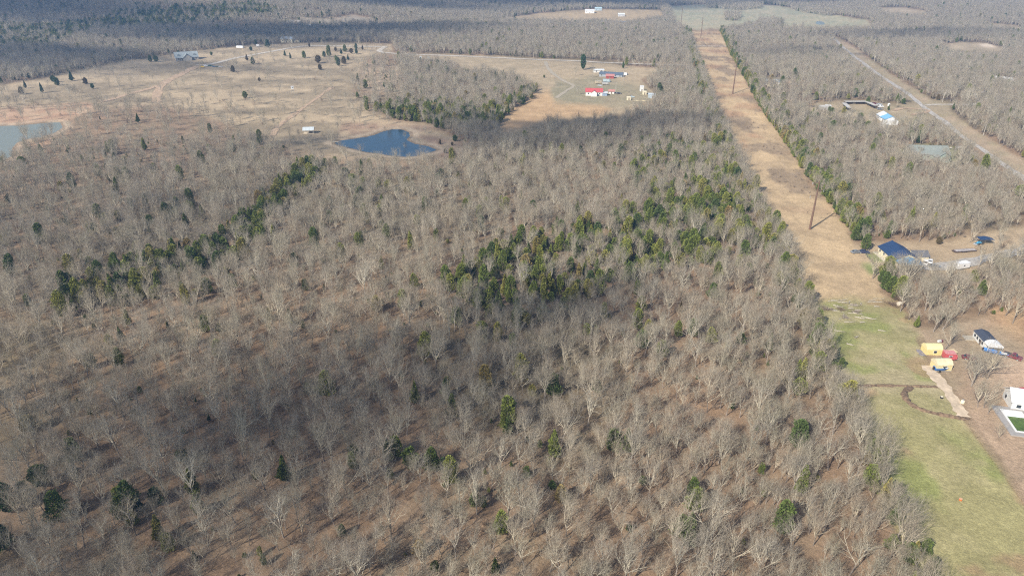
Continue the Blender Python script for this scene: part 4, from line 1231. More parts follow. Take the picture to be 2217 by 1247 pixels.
for x in (-2.9, 2.9):
    for y in (-1.7, 1.7): MB().tube((x, y, -.2), (x, y, 2.35), .05, .05, 6).build("pole", STEEL, t)

# --- red roofed white house and its yard
REDR = mat("red_metal_roof", (.46, .09, .095), .55, .06, 1)
t, L = house("red_roof_house", (1273, 206), (1306, 206), 8.5, 3.6, 6.0, WHITE, REDR, "white house with bright red metal roof in the centre yard", ribs=10, wins=3, L=15, shift=(-1.5,0))
MB().prism([(-2.6, -.4), (2.6, -.4), (2.6, 3.4), (0, 5.2), (-2.6, 3.4)], -8, -4.2).build("front_wing", WHITE, t)
w_ = MB()
for s in (-1, 1): w_.add([(s * 2.9, -8.3, 3.25), (s * 2.9, -2.4, 3.25), (0, -2.4, 5.35), (0, -8.3, 5.35)], [(0, 1, 2, 3) if s > 0 else (3, 2, 1, 0)])
w_.build("front_roof", REDR, t)
MB().box((L / 2 + 2.2, -2, 1.4), (4.2, 6, 3.0)).build("carport", mat("carport_blue_grey", (.25, .32, .42), .6, .1), t)
MB().box((L / 2 + 2.4, -2, 3.05), (5.0, 7, .18)).build("carport_roof", SILVERW, t)
t, _ = house("garden_shed", (1320, 203), (1328, 203), 4.5, 2.4, 3.6, WHITE, mat("dusty_red_roof", (.42, .20, .17), .8, .1), "little white shed with dusty red roof, right of the red roofed house", "shed", wins=1, L=5)
t, _ = house("long_low_house", (1303, 165), (1345, 166), 9, 2.8, 4.4, mat("grey_blue_wall", (.30, .33, .36), .8, .1), mat("slate_roof", (.10, .13, .17), .8, .15), "low slate roofed house behind trees, beyond the campers", wins=5, L=24)
t, _ = house("red_barn", (1315, 170), (1326, 170), 6, 2.8, 4.2, mat("barn_red", (.33, .07, .06), .8, .15), mat("rusty_red_roof", (.45, .20, .18), .8, .2), "small barn-red outbuilding in front of the low slate roofed house", "barn", wins=1, L=8)
t, _ = house("white_mobile_home", (1290, 157), (1301, 156.5), 5, 2.6, 3.3, WHITE, mat("grey_white_roof", (.6, .62, .62), .6, .1), "small white mobile home left of the low slate roofed house", wins=2, L=11)
def arch(p, rz, label, L=6, W=3.2, m=WHITE):
    g = at(*p); t = empty("arched_shelter", g, rz, label, "shelter")
    prof = [(math.cos(a) * W / 2, math.sin(a) * W * .75) for a in np.linspace(0, math.pi, 10)]
    inner = [(x * .94, z * .94) for x, z in prof][::-1]
    vs = [(x, -L / 2, z) for x, z in prof] + [(x, L / 2, z) for x, z in prof] ; n = len(prof)
    MB().add(vs, [(k, k + 1, n + k + 1, n + k) for k in range(n - 1)] + [tuple(range(n))]).build("cover", m, t)
    for yy in (-L / 2, 0, L / 2):
        r = MB()
        for k in range(n - 1): r.tube((prof[k][0] * 1.02, yy, prof[k][1] * 1.02), (prof[k + 1][0] * 1.02, yy, prof[k + 1][1] * 1.02), .05, .05, 5)
        r.build("hoop", STEEL, t)
arch((1352, 163), R(60), "small white arched shelter at the wood's edge behind the red roofed house")
def small_shed(p, L, W, h, wm, rm, label, rz=0.0, cat="shed", name="small_shed", slope=.5):
    g = at(*p); t = empty(name, g, rz, label, cat)
    MB().box((0, 0, h / 2 - .1), (L, W, h + .2)).build("wall", wm, t)
    MB().prism([(-W / 2 - .2, h), (W / 2 + .2, h + slope), (W / 2 + .2, h + slope + .12), (-W / 2 - .2, h + .12)], -L / 2 - .2, L / 2 + .2, 'x').build("roof", rm, t)
    door(t, 0, -W / 2, .9, min(1.9, h - .2), '-y', DARKWOOD); window(t, L / 2, 0, h * .6, .6, .5, '+x')
    return t
small_shed((1389, 198), 3.2, 2.5, 4.2, WHITE, SILVERW, "tall narrow white outbuilding right of the red roofed house")
small_shed((1395, 205), 3.2, 3, 2.4, CREAM, CREAM, "cream box shed just below the tall narrow white outbuilding")
small_shed((1361, 217), 3.2, 2.6, 2.2, CREAM, CREAM, "cream box shed standing alone in the grass right of the red roofed house")
small_shed((1411, 212), 6, 5, 3.0, mat("blue_grey_metal", (.45, .52, .56), .5, .1), mat("pale_blue_roof", (.55, .62, .66), .5, .1), "pale blue-grey metal shed at the wood's edge, farthest right")
car((1368, 212), R(0), cm("pale_blue", (.55, .65, .68)), "pale blue car behind the lone cream box shed")
g = at(1388, 219.5); t = empty("timber_beam", g, R(-2), "long pale timber beam lying in the grass right of the red roofed house", "beam")
MB().box((0, 0, .35), (13, .5, .5)).build("beam", mat("fresh_timber", (.68, .58, .38), .8, .1), t)
for x in (-5, 0, 5): MB().box((x, 0, .02), (.4, 1.2, .22)).build("block", DARKWOOD, t)

# --- farmhouse upper left
SLATEG = mat("grey_green_roof", (.30, .33, .33), .8, .08, 1)
STONE = mat("pale_stone", (.50, .46, .40), .9, .15, 1.2)
t, L = house("farmhouse", (389, 130), (420, 128), 15, 3.4, 9.0, STONE, SLATEG, "stone farmhouse with steep grey roof on the left pasture", wins=5, L=26)
chimney([o for o in t.children if o.name.startswith("roof")][0], -1, .6, 7.5, 11.2, STONE, 1.4)
MB().prism([(-5, -.4), (5, -.4), (5, 3.3), (0, 7.5), (-5, 3.3)], -13.5, -7.4).build("front_wing", STONE, t)
w_ = MB()
for s in (-1, 1): w_.add([(s * 5.6, -14, 2.9), (s * 5.6, -3, 2.9), (0, -3, 7.9), (0, -14, 7.9)], [(0, 1, 2, 3) if s > 0 else (3, 2, 1, 0)])
o = w_.build("front_roof", SLATEG, t)
for x in (-9, 9):
    d_ = MB().prism([(-1.3 + x, 4.5), (1.3 + x, 4.5), (1.3 + x, 6.6), (x, 7.6), (-1.3 + x, 6.6)], -5.6, -2.2).build("dormer", SLATEG, t)
for k in range(5): MB().box((-11 + k * 2.2, -10.2, 1.4), (.22, .22, 3.0)).build("porch_post", WHITE, t)
MB().box((-7.2, -9.2, 3.1), (11, 3.4, .2)).build("porch_roof", SLATEG, t)
MB().box((-7, -9.5, .06), (12, 5, .3)).build("terrace", CONC, t)
def tower_booth(p, h, label, name="hunting_stand"):
    g = at(*p); t = empty(name, g, R(15), label, "stand")
    for x in (-1, 1):
        for y in (-1, 1): MB().tube((x * 1.1, y * 1.1, -.2), (x * .8, y * .8, h - 2), .07, .07, 5).build("leg", STEEL, t)
    MB().box((0, 0, h - 1), (2.2, 2.2, 2.2)).build("cabin", WHITE, t)
    MB().box((0, 0, h + .17), (2.6, 2.6, .12)).build("roof", SILVERW, t)
    window(t, 0, -1.1, h - .8, .9, .5, '-y'); window(t, 1.1, 0, h - .8, .9, .5, '+x')
tower_booth((635, 206), 7.5, "tall white hunting stand on legs in the open pasture")
tower_booth((928, 133), 4.5, "small white booth on legs below the long dirt road, right of a pair")
tower_booth((911, 129.5), 3.6, "small white booth on legs below the long dirt road, left of a pair")
# pavilion by the pond
c, rz, L = frame_from((660, 289), (678, 288)); t = empty("pavilion", c, R(8), "open pavilion with pale metal roof on the bank above the pond", "pavilion")
L, W = 7, 5.5
gable_roof(t, L, W, 2.8, 4.3, mat("pale_metal_roof", (.48, .52, .53), .4, .05), ribs=8)
for x in (-L / 2, 0, L / 2):
    for y in (-W / 2, W / 2): MB().box((x, y, 1.3), (.22, .22, 3.1)).build("post", PALEWOOD, t)
MB().box((0, 0, .02), (L + .6, W + .6, .3)).build("slab", mat("tan_slab", (.56, .46, .33), .9, .1), t)
MB().box((1, .6, .8), (2.2, .9, .1)).box((1, .6, .45), (1.6, .12, .6)).build("picnic_table", DARKWOOD, t)
# jetty at the pond's left tip
g = at(725, 309); t = empty("jetty", (g.x, g.y, Z_POND), R(-10), "little wooden jetty at the pond's left tip", "jetty")
MB().box((0, 0, .45), (6, 1.4, .15)).build("deck", PALEWOOD, t)
for x in (-2.6, 0, 2.6):
    for y in (-.6, .6): MB().tube((x, y, -1.2), (x, y, .5), .09, .09, 6).build("post", DARKWOOD, t)

# --- other buildings
GG = mat("grey_green_siding", (.30, .36, .31), .8, .08, 1); GGR = mat("grey_green_shingles", (.22, .24, .215), .85, .1, 1)
t, L = house("grey_roof_house", (1975, 340), (2032, 338), 14, 3.2, 7.2, GG, GGR, "large house with grey-green roof deep in the right-hand woods", wins=6, L=23, rz_add=R(-14))
MB().prism([(1.0, -.4), (9, -.4), (9, 3.1), (5, 6.0), (1.0, 3.1)], -13.5, -6.9).build("front_wing", GG, t)
w_ = MB()
for s in (-1, 1): w_.add([(5 + s * 4.6, -14.1, 2.8), (5 + s * 4.6, -2, 2.8), (5, -2, 6.4), (5, -14.1, 6.4)], [(0, 1, 2, 3) if s > 0 else (3, 2, 1, 0)])
w_.build("front_roof", GGR, t)
MB().box((-5, -8.5, .15), (8, 3, .3)).build("patio", CONC, t)
BLUR = mat("light_blue_metal_roof", (.20, .42, .62), .35, .06)
t, L = house("blue_roof_barn", (1908, 254), (1930, 270), 9, 3.4, 5.6, SILVERW, BLUR, "white metal barn with light blue roof in the clearing right of the power line", "barn", wins=2, L=19, ribs=10)
MB().prism([(-4.3, 3.45), (0, 5.72), (0, 5.9), (-4.9, 3.4)], -10, -1, 'x').build("white_roof_half", SILVERW, t)
MB().box((L / 2 + 2.2, 0, 1.5), (4.2, 7, 3.2)).build("lean_to", SILVERW, t)
def tank(p, r, h, label, m=WHITE):
    g = at(*p); t = empty("storage_tank", g, 0, label, "tank")
    MB().tube((0, 0, -.1), (0, 0, h), r, r, 16).build("shell", m, t)
    MB().tube((0, 0, h), (0, 0, h + r * .4), r, r * .25, 16).build("lid", m, t)
    MB().tube((0, 0, h + r * .4), (0, 0, h + r * .4 + .2), .25, .25, 10).build("hatch", STEEL, t)
tank((1912, 277), 3.0, 3.2, "large round white tank in front of the light blue roofed barn")
tank((1833, 257), 1.7, 2.6, "round cream tank left of the light blue roofed barn", CREAM)
tank((1924, 229.5), 1.0, 1.6, "small white tank right of the vehicles behind the barn")
tank((1908, 263), 1.0, 1.8, "small white tank at the left wall of the light blue roofed barn")
tank((2083, 873), .55, .9, "little cream water tank on the dirt beside the lawn", CREAM)
# long low open sheds round a paddock
c, rz, L = frame_from((1828, 226), (1876, 226)); t = empty("paddock_shed", c, rz, "long low open-fronted shed with pale roof edging the paddock", "shed")
PR = mat("pale_rusty_roof", (.52, .49, .44), .7, .2)
def wing(t, a, b, W=4, h=2.4):
    a, b = Vector(a), Vector(b); d = b - a; r = math.atan2(d.y, d.x); cc = (a + b) / 2
    MB().box((cc.x, cc.y, h), (d.length + .4, W, .15), r).build("roof", PR, t)
    n = max(2, int(d.length / 4))
    for k in range(n + 1):
        q = a.lerp(b, k / n); MB().box((q.x, q.y, h / 2), (.15, .15, h), r).build("post", DARKWOOD, t)
    off = Vector((-math.sin(r), math.cos(r), 0)) * (W / 2 - .15)
    MB().box((cc.x + off.x, cc.y + off.y, h / 2), (d.length, .12, h), r).build("back_wall", DARKWOOD, t)
wing(t, (-L / 2, 0, 0), (L / 2, 0, 0))
e1 = at(1895, 237) - c; e0 = at(1877, 228) - c
M_ = Matrix.Rotation(-rz, 3, 'Z')
a_, b_ = M_ @ e0, M_ @ e1; a_.z = b_.z = 0; wing(t, a_, b_, 3.5)
a_, b_ = M_ @ (at(1826, 230) - c), M_ @ (at(1838, 243) - c); a_.z = b_.z = 0; wing(t, a_, b_, 3.5)
t, _ = house("ranch_house", (1659, 183), (1690, 183), 8, 2.9, 4.6, WHITE, mat("blue_grey_roof", (.22, .28, .33), .7, .08), "white ranch house with blue-grey roof right of the power line clearing", wins=4, L=17)
box_trailer((1661, 190), (1681, 190), 2.5, 2.2, CREAM, "long cream trailer in front of the blue-grey roofed ranch house")
t, _ = house("ranch_house", (1712, 113), (1730, 113), 9, 2.9, 4.5, mat("tan_wall", (.4, .35, .3), .8, .1), mat("dark_grey_roof", (.16, .16, .18), .8, .1), "distant grey roofed house hidden in woods between two white tanks", wins=3, L=17)
tank((1710, 114), 2.3, 3.2, "white tank left of the distant grey roofed house")
tank((1731, 114.5), 1.6, 3.4, "white tank right of the distant grey roofed house")
t, _ = house("long_white_shed", (2146, 172), (2196, 179), 6, 2.8, 4.0, WHITE, SILVERW, "long white roofed shed behind bare trees at the far right", "shed", wins=6, ribs=12)
small_shed((2118, 172), 5, 3, 2.4, WHITE, SILVERW, "small white shed left of the long white roofed shed")
t, _ = house("hay_barn", (614, 92), (634, 92), 12, 5, 7.5, CREAM, mat("grey_barn_roof", (.36, .40, .43), .6, .08), "cream barn with grey roof behind the gravel lane, upper left", "barn", wins=3, L=17)
small_shed((643, 92), 9, 5, 2.8, CREAM, mat("tan_roof", (.5, .44, .36), .8, .1), "low tan lean-to shed right of the cream barn")
t, _ = house("cottage", (571, 88), (589, 88), 9, 3, 4.6, mat("dim_green_wall", (.2, .26, .24), .8, .1), mat("teal_roof", (.22, .31, .34), .7, .1), "low dark cottage left of the cream barn, behind a cedar", wins=3, L=17)
t, _ = house("brick_house", (626, 53), (650, 55), 13, 4, 8, mat("brown_brick", (.22, .13, .10), .9, .15), mat("brown_tan_roof", (.30, .27, .24), .85, .1), "brown brick house on the dim wooded hill", wins=4, L=24)
t, _ = house("white_barn", (659, 60), (674, 62), 10, 4, 6, SILVERW, SILVERW, "brilliant white metal barn right of the brown hill house", "barn", wins=2, L=17)
box_trailer((513, 105), (527, 105), 3, 2.4, WHT, "white trailer at the wood's edge left of the gravel lane", name="camper_trailer")
box_trailer((556, 102), (562, 102), 3, 2.6, WHT, "short white trailer near the utility pole left of the cottage", name="camper_trailer")
t, _ = house("white_barn", (1271, 29), (1282, 29), 9, 5, 7, SILVERW, SILVERW, "far white barn at the left end of the straw field", "barn", wins=3, L=19)
t, _ = house("metal_shed", (1292, 23), (1298, 23), 9, 4, 6, mat("pale_blue_wall", (.4, .5, .55), .6, .05), mat("pale_teal_roof", (.4, .52, .55), .5, .05), "far pale blue shed between dark trees behind the straw field", "shed", wins=2, L=14)
t, _ = house("grey_barn", (1341, 36), (1349, 36), 9, 4, 6, mat("grey_wall", (.5, .5, .5), .6, .05), mat("light_grey_roof", (.62, .64, .66), .5, .05), "small grey barn standing alone in the straw field", "barn", wins=2, L=13)
t, _ = house("cobalt_roof_house", (1338, 53), (1354, 53), 11, 3.5, 5.5, WHITE, mat("cobalt_roof", (.10, .22, .42), .5, .05), "far house with blue roof below the straw field", wins=3, L=20)
small_shed((1783, 238), 7, 5, 2.6, mat("grey_boards", (.42, .41, .39), .8, .15), PR, "grey board shed among trees left of the paddock")
small_shed((1792, 236), 4, 3, 2.4, WHITE, SILVERW, "small white shed right of the grey board shed among trees")

# --- pool and gable end at the right edge
c, prz, _pl = frame_from((2190, 896), (2219, 936)); t = empty("swimming_pool", c + Vector((0, 0, .6)), prz, "swimming pool with green water and white rim at the right edge", "pool")
POOLW = mat("green_pool_water", (.10, .15, .02), .15, .3, .6)
Lp, Wp = 9.5, 4.4
def ring(L1, W1, L2, W2, z0, z1, name, m):
    vs = []
    for L0, W0 in ((L1, W1), (L2, W2)):
        for z in (z0, z1): vs += [(-L0/2, -W0/2, z), (L0/2, -W0/2, z), (L0/2, W0/2, z), (-L0/2, W0/2, z)]
    fs = []
    for k in range(4):
        k2 = (k + 1) % 4
        fs += [(k, k2, 4 + k2, 4 + k), (8 + k2, 8 + k, 12 + k, 12 + k2), (4 + k, 4 + k2, 12 + k2, 12 + k)]
    return MB().add(vs, fs).build(name, m, t)
ring(Lp + 4.5, Wp + 4.5, Lp + 1.2, Wp + 1.2, -1.2, .05, "paving", CONC)
ring(Lp + 1.2, Wp + 1.2, Lp, Wp, -.5, .12, "rim", WHITE)
MB().box((-Lp * .37, 0, -.1), (Lp * .26, Wp, .2)).build("shallow_step", mat("pool_shell_white", (.75, .8, .8), .5, .04), t)
MB().box((Lp * .13, 0, -.16), (Lp * .74, Wp, .2)).build("pool_water", POOLW, t)
t, _ = house("white_house", (2214, 882), (2262, 882), 7, 3.2, 5.4, WHITE, mat("grey_white_shingles", (.7, .7, .7), .7, .08), "white gabled house cut by the right edge above the pool", wins=4, L=14, rz_add=R(-18))
car((2216, 850), R(0), RED_, "bright red car behind the white house at the right edge")
for a, b, m_, lb in [(2195, 883, CREAM, "cream barrel beside the white gabled house"), (2199, 884, DARKWOOD, "dark brown barrel beside the white gabled house"), (2188, 885, mat("rust_brown", (.25, .10, .06)), "rust brown drum left of the barrels by the pool")]:
    g = at(a, b); t = empty("barrel", g, 0, lb, "barrel"); MB().tube((0, 0, 0), (0, 0, .9), .35, .35, 12).build("drum", m_, t); MB().tube((0, 0, .9), (0, 0, .94), .3, .3, 12).build("lid", STEEL, t)
for a, b, lb in [(2180.5, 911, "pinkish boulder at the pool's left corner"), (2185, 917, "white boulder just below the pinkish one by the pool"), (2210, 893, "pale boulder on the paving behind the pool")]:
    g = at(a, b); rg = random.Random(a); mb = MB()
    vs = [(rg.uniform(.35, .6) * math.cos(k * 1.05) , rg.uniform(.35, .6) * math.sin(k * 1.05), zz) for zz in (-.1, .25) for k in range(6)] + [(0, 0, .5)]
    mb.add(vs, [(k, (k + 1) % 6, 6 + (k + 1) % 6, 6 + k) for k in range(6)] + [(6 + k, 6 + (k + 1) % 6, 12) for k in range(6)])
    o = mb.build("boulder", mat("pale_rock", (.6, .54, .47), .9, .15), None); o.location = g; tag(o, lb, "rock")
# orange bucket on the lawn, small black and white object, boxes
g = at(2079, 1083); t = empty("bucket", g, 0, "small orange bucket alone on the lawn", "bucket")
MB().tube((0, 0, 0), (0, 0, .55), .28, .36, 12, True).build("body", mat("orange_plastic", (.75, .17, .04), .5, .05), t); MB().tube((0, 0, .55), (0, 0, .6), .39, .39, 12).build("rim", mat("orange_rim", (.6, .35, .2), .5, .05), t)
g = at(2038, 862); t = empty("black_white_object", g, R(20), "little black and white object beside the sandy path", "tub")  # unidentified object, built as a dark drum with a pale disc on top
MB().tube((0, 0, 0), (0, 0, .5), .4, .5, 12).build("body", BLK, t); MB().tube((.2, .1, .5), (.2, .1, .56), .4, .4, 12).build("lid", CREAM, t)
g = at(2059, 767); t = empty("wood_crate", g, R(15), "tan wooden box with lean-to lid right of the bright yellow shed", "box")
MB().box((0, 0, .5), (3.0, 1.7, 1.0)).build("box_wall", mat("tan_board", (.50, .38, .22), .8, .1), t); MB().prism([(-1, 1.0), (1, 1.25), (1, 1.33), (-1, 1.08)], -1.6, 1.6, 'x').build("lid", mat("tan_lid", (.56, .44, .27), .8, .1), t)
g = at(2033, 742); t = empty("grill", g, R(15), "white and dark grill on the dirt above the sheds", "grill")
MB().box((0, 0, .7), (1.2, .7, .5)).build("lid", WHITE, t); MB().box((1.0, 0, .5), (.7, .5, .8)).build("body", DRED, t)
for x in (-.5, .5): MB().box((x, 0, .2), (.08, .5, .5)).build("leg", STEEL, t)
g = at(1994, 764); t = empty("tarpaulin", g, R(70), "crumpled grey tarpaulin left of the bright yellow shed", "tarp")
rg = np.random.RandomState(4); vs = []; fs = []
for i in range(9):
    for j in range(6): vs.append(((i - 4) * .5 + rg.randn() * .06, (j - 2.5) * .5 + rg.randn() * .06, abs(rg.randn()) * .14 + .05))
for i in range(8):
    for j in range(5): fs.append((i * 6 + j, (i + 1) * 6 + j, (i + 1) * 6 + j + 1, i * 6 + j + 1))
MB().add(vs, fs).build("sheet", mat("grey_tarp", (.22, .20, .22), .7, .2), t)

# --- poles
POLEW = mat("rusty_pole", (.16, .095, .065), .8, .15, 1)
GREYPOLE = mat("pale_wood_pole", (.48, .44, .38), .9, .15, 1)
def big_pole(p, h, label):
    g = at(*p); t = empty("transmission_pole", g, R(0), label, "power pole", "transmission poles along the clearing")
    MB().tube((0, 0, -1), (0, 0, h), .55, .26, 12).build("shaft", POLEW, t)
    for k, zz in enumerate((h - .5, h - 4, h - 7)):
        s = -1 if k % 2 == 0 else 1
        a = MB().tube((0, 0, zz - .5), (s * 3.0, 0, zz), .16, .1, 6).build("cross_arm", POLEW, t)
        MB().tube((s * 2.9, 0, zz - 1.3), (s * 2.9, 0, zz), .12, .12, 8).build("insulator", STEEL, a)
big_pole((1753, 497), 24, "brown transmission pole nearest the lawn, throwing a long shadow")
big_pole((1586, 204), 31, "tall brown transmission pole midway along the clearing")
big_pole((1517, 83), 29, "distant brown transmission pole at the clearing's far end")
big_pole((1474, 55), 30, "transmission pole in the far green pasture, right of the tree line")
def utility_pole(p, hpx, label):
    g = at(*p); h = hpx / px_per_m(g); t = empty("utility_pole", g, R(20), label, "utility pole", "pale utility poles")
    MB().tube((0, 0, -.5), (0, 0, h), .19, .13, 8).build("shaft", GREYPOLE, t)
    a = MB().box((0, 0, h - .7), (2.4, .12, .14)).build("cross_arm", GREYPOLE, t)
    for x in (-1.1, 0, 1.1): MB().tube((x, 0, h - .62), (x, 0, h - .4), .06, .05, 6).build("insulator", STEEL, a)
for p, hh, lb in [((1807, 82), 14, "pale utility pole at the far end of the right-hand road"), ((1892, 137), 16, "pale utility pole by the right-hand road, second from the far end"),
                  ((1955, 175), 18, "pale utility pole midway along the right-hand road"), ((2040, 222), 21, "pale utility pole where the side road leaves the right-hand road"),
                  ((2128, 295), 25, "pale utility pole nearest, on the right-hand road's far verge"), ((591, 104), 17, "pale utility pole right of the cottage by the gravel lane"),
                  ((287, 136), 15, "white pole with arm on the left pasture's back edge"), ((1333, 199), 20, "pale utility pole in the dirt yard right of the red roofed house"),
                  ((1155, 127), 13, "utility pole beyond the long dirt road, upper centre"), ((1361, 135), 14, "utility pole in the trees right of the dirt road's end"), ((822, 95), 12, "utility pole near the bend of the gravel lane"),
                  ((1349, 178), 22, "thin utility pole at the wood's edge by the white arched shelter")]:
    utility_pole(p, hh, lb)

# --- earth banks pushed up across the lawn
def bank(pix, w, h, label):
    pts = [at(*p) for p in pix]
    path = smooth_path([(p.x, p.y, 0) for p in pts], 1.0)
    prof = [(-.5, -.08), (-.3, .5), (-.05, .9), (.1, 1.0), (.32, .55), (.5, -.08)]
    rows = []
    for i, p in enumerate(path):
        d = (path[min(i + 1, len(path) - 1)] - path[max(i - 1, 0)]).normalized(); nn_ = Vector((-d.y, d.x, 0))
        k = random.uniform(.7, 1.3); e = min(1, i / 3, (len(path) - 1 - i) / 3) * .8 + .2
        for a, b in prof:
            q = p + nn_ * (a * w * k + random.uniform(-.1, .1)); rows.append((q.x, q.y, b * h * k * e + random.uniform(-.04, .04)))
    A_ = np.array(rows); A_[:, 2] += terrain(A_[:, 0], A_[:, 1]) + .04
    n, kk = len(path), len(prof); ids = np.arange(n * kk).reshape(n, kk)
    q = np.stack([ids[:-1, :-1], ids[1:, :-1], ids[1:, 1:], ids[:-1, 1:]], -1).reshape(-1, 4)[:, ::-1]
    o = link("earth_bank", np_mesh("earth_bank", A_, q, DARKSOIL, False)); tag(o, label, "earth bank")
bank([(1860, 836), (1900, 835), (1960, 836), (2000, 837), (2034, 838)], 1.6, .45, "straight low bank of dark soil crossing the lawn")
bank([(1975, 838), (1962, 845), (1958, 855), (1967, 871), (1989, 885), (2027, 896), (2076, 905), (2100, 907)], 2.0, .6, "curved low bank of dark soil looping across the lawn")

# --- felled logs and brush piles at the top of the lawn
def log_mesh(seed, L, r):
    rnd = random.Random(seed); sg = []; p = Vector((-L / 2, 0, r)); d = Vector((1, 0, 0)); rr = r
    for i in range(5):
        d = (d + Vector((0, rnd.uniform(-.12, .12), rnd.uniform(-.03, .03)))).normalized(); q = p + d * L / 5
        sg.append((p, q, rr, rr * .86, 0)); rr *= .86
        if i in (2, 3, 4):
            e = Vector((.6, rnd.choice((-1, 1)) * rnd.uniform(.5, 1), rnd.uniform(.1, .7))).normalized()
            w = q + e * L * .18; sg.append((q, w, rr * .5, rr * .3, 1)); sg.append((w, w + (e + Vector((0, 0, .3))).normalized() * L * .12, rr * .3, rr * .12, 1))
        p = q
    me = segs_mesh("log_shape", sg, PALEWOOD, 7)
    return me
LOGS = [log_mesh(40 + i, L, r) for i, (L, r) in enumerate([(3.3, .22), (2.2, .28), (4.6, .18), (1.6, .34)])]
logpx = [(1804,652,10,2),(1812,651,0,2),(1823,656,-10,0),(1829,656,-15,1),(1838,656,70,1),(1824,651,20,0),(1846,663,0,0),(1850,661,-30,0),(1841,669,0,3),(1810,663,-20,1),(1816,666,10,0),(1806,673,25,1),(1817,675,-10,2),
         (1858,673,-10,1),(1849,679,-5,2),(1857,680,-30,0),(1824,689,30,2),(1826,685,70,0),(1861,689,-25,0),(1864,690,-30,1),(1879,688,-25,2),(1885,691,-20,0),(1837,698,0,0),(1866,699,15,3),(1886,652,5,1),(1886,655,10,0),(1899,655,0,0),
         (1902,647,5,2),(1908,717,-15,1),(1863,660,80,3),(1897,665,0,3),(1817,718,-20,0),(1840,747,-30,1),(1853,731,40,3)]
for i, (a, b, rz_, k) in enumerate(logpx):
    o = link("fallen_log", LOGS[k]); o.location = at(a, b); o.rotation_euler = (0, 0, R(rz_))
    size = ("mid-sized", "stout", "long thin", "stubby")[k]
    tag(o, "%s bleached log lying on the lawn's upper end" % size if b < 705 else "%s pale log lying alone on the green lawn" % size, "log", "%s felled logs on the lawn" % size)
for a, b, s, lb in [(1792, 671, 1.3, "pale root ball and branches at the lawn's upper left corner"), (1851, 677, 1.0, "tangled brush pile in the middle of the felled logs"), (1828, 688, .9, "small brush pile below the middle of the felled logs"),
                 (1819, 671, 1.0, "brush pile among logs right of the root ball"), (1848, 662, .8, "dark brush pile near the top of the felled logs"), (1935, 662, 1.5, "wide brush pile under trees right of the lawn's top")]:
    t = empty("brush_pile", at(a, b), random.random() * 6, lb, "brush pile")
    o = link("branches", BRUSH[0], t); o.scale = (s * 1.6, s * 1.2, s * .45)
    o = link("branches", BRUSH[2], t); o.scale = (s * 1.2, s * 1.6, s * .5); o.rotation_euler = (0, 0, 2)
g = at(1946, 661); t = empty("round_bale", g, R(30), "pale round bale at the foot of the trees right of the lawn", "bale")
MB().tube((-.6, 0, .75), (.6, 0, .75), .75, .75, 18).build("bale", mat("pale_straw", (.62, .54, .42), .9, .15), t); MB().tube((.6, 0, .75), (.63, 0, .75), .25, .25, 12).build("core", DARKWOOD, t)

# ------------------------------------------------------------------ cedars one can point at
FIX = [(51,168,14,0,"d"),(84,165,18,1,"d"),(56,192,16,2,"d"),(48,205,16,3,"b"),(92,202,21,2,"d"),(117,179,14,6,"d"),(125,186,17,1,"d"),(156,176,21,0,"d"),(186,183,14,3,"b"),(201,193,11,6,"d"),(326,135,14,5,"g"),(339,135,13,6,"g"),
       (388,124,13,1,"g"),(458,121,8,6,"g"),(505,157,14,1,"b"),(535,132,14,4,"b"),(548,140,15,1,"d"),(544,111,9,6,"d"),(531,214,15,6,"g"),(217,260,8,2,"d"),(250,336,20,2,"g"),(229,342,18,0,"g"),(580,104,17,5,"d"),(617,122,12,0,"d"),
       (629,128,13,2,"d"),(659,127,15,1,"g"),(670,103,11,4,"b"),(689,138,17,6,"b"),(693,152,12,3,"b"),(702,124,12,1,"d"),(713,124,24,7,"g"),(727,112,9,6,"b"),(739,118,12,0,"d"),(747,113,15,5,"g"),(761,117,11,6,"b"),(772,118,16,2,"d"),
       (771,106,11,1,"g"),(785,109,11,4,"b"),(728,133,12,1,"g"),(733,144,19,7,"d"),(745,139,16,1,"b"),(754,131,12,0,"d"),(775,177,17,4,"g"),(592,264,8,0,"d"),(562,177,8,6,"b"),(985,307,14,6,"g"),(953,313,13,2,"b"),(979,316,8,6,"b"),
       (964,332,9,3,"b"),(1009,325,9,1,"g"),(1178,169,6,6,"g"),(1135,218,13,6,"g"),(1123,224,9,6,"g"),(1094,238,14,5,"g"),(1349,149,15,2,"g"),(1803,770,32,4,"g"),(1819,799,26,7,"g"),(1945,1072,28,5,"g"),(1950,1102,34,7,"g"),(2014,1245,40,7,"g"),
       (2000,1200,36,5,"g"),(1872,541,34,5,"g"),(2031,529,16,6,"b"),(1913,628,40,7,"g"),(1907,612,26,5,"g"),(1934,647,15,6,"g"),(895,866,30,6,"d"),(942,1236,30,1,"g"),(1076,1150,26,6,"g"),(1107,1010,18,0,"g"),(25,1110,70,7,"d"),(60,1090,50,5,"d"),
       (10,1190,60,5,"d"),(165,1035,46,2,"g"),(300,1110,36,5,"d"),(395,1000,28,6,"g"),(1293,850,40,5,"g"),(1140,1035,36,5,"g"),(1027,1095,40,1,"g"),(1030,1065,30,7,"g"),(1195,1060,26,6,"g"),(960,1020,40,5,"d"),(845,1035,30,5,"g"),
       (1390,1050,26,6,"g"),(1800,250,16,5,"g"),(1878,226,16,5,"g"),(1955,226,12,6,"g"),(2107,277,9,6,"b"),(1993,189,9,6,"g"),(2018,214,14,5,"b"),(2030,217,12,5,"b"),(2122,640,34,5,"g"),(2168,622,24,5,"g"),(1310,300,14,6,"g"),(742,1160,34,5,"d")]
CD = {"d": (0, "dark green"), "g": (1, "olive green"), "b": (2, "rusty brown")}
def tint(me, m):
    c2 = me.copy(); c2.materials.clear(); c2.materials.append(m); return c2
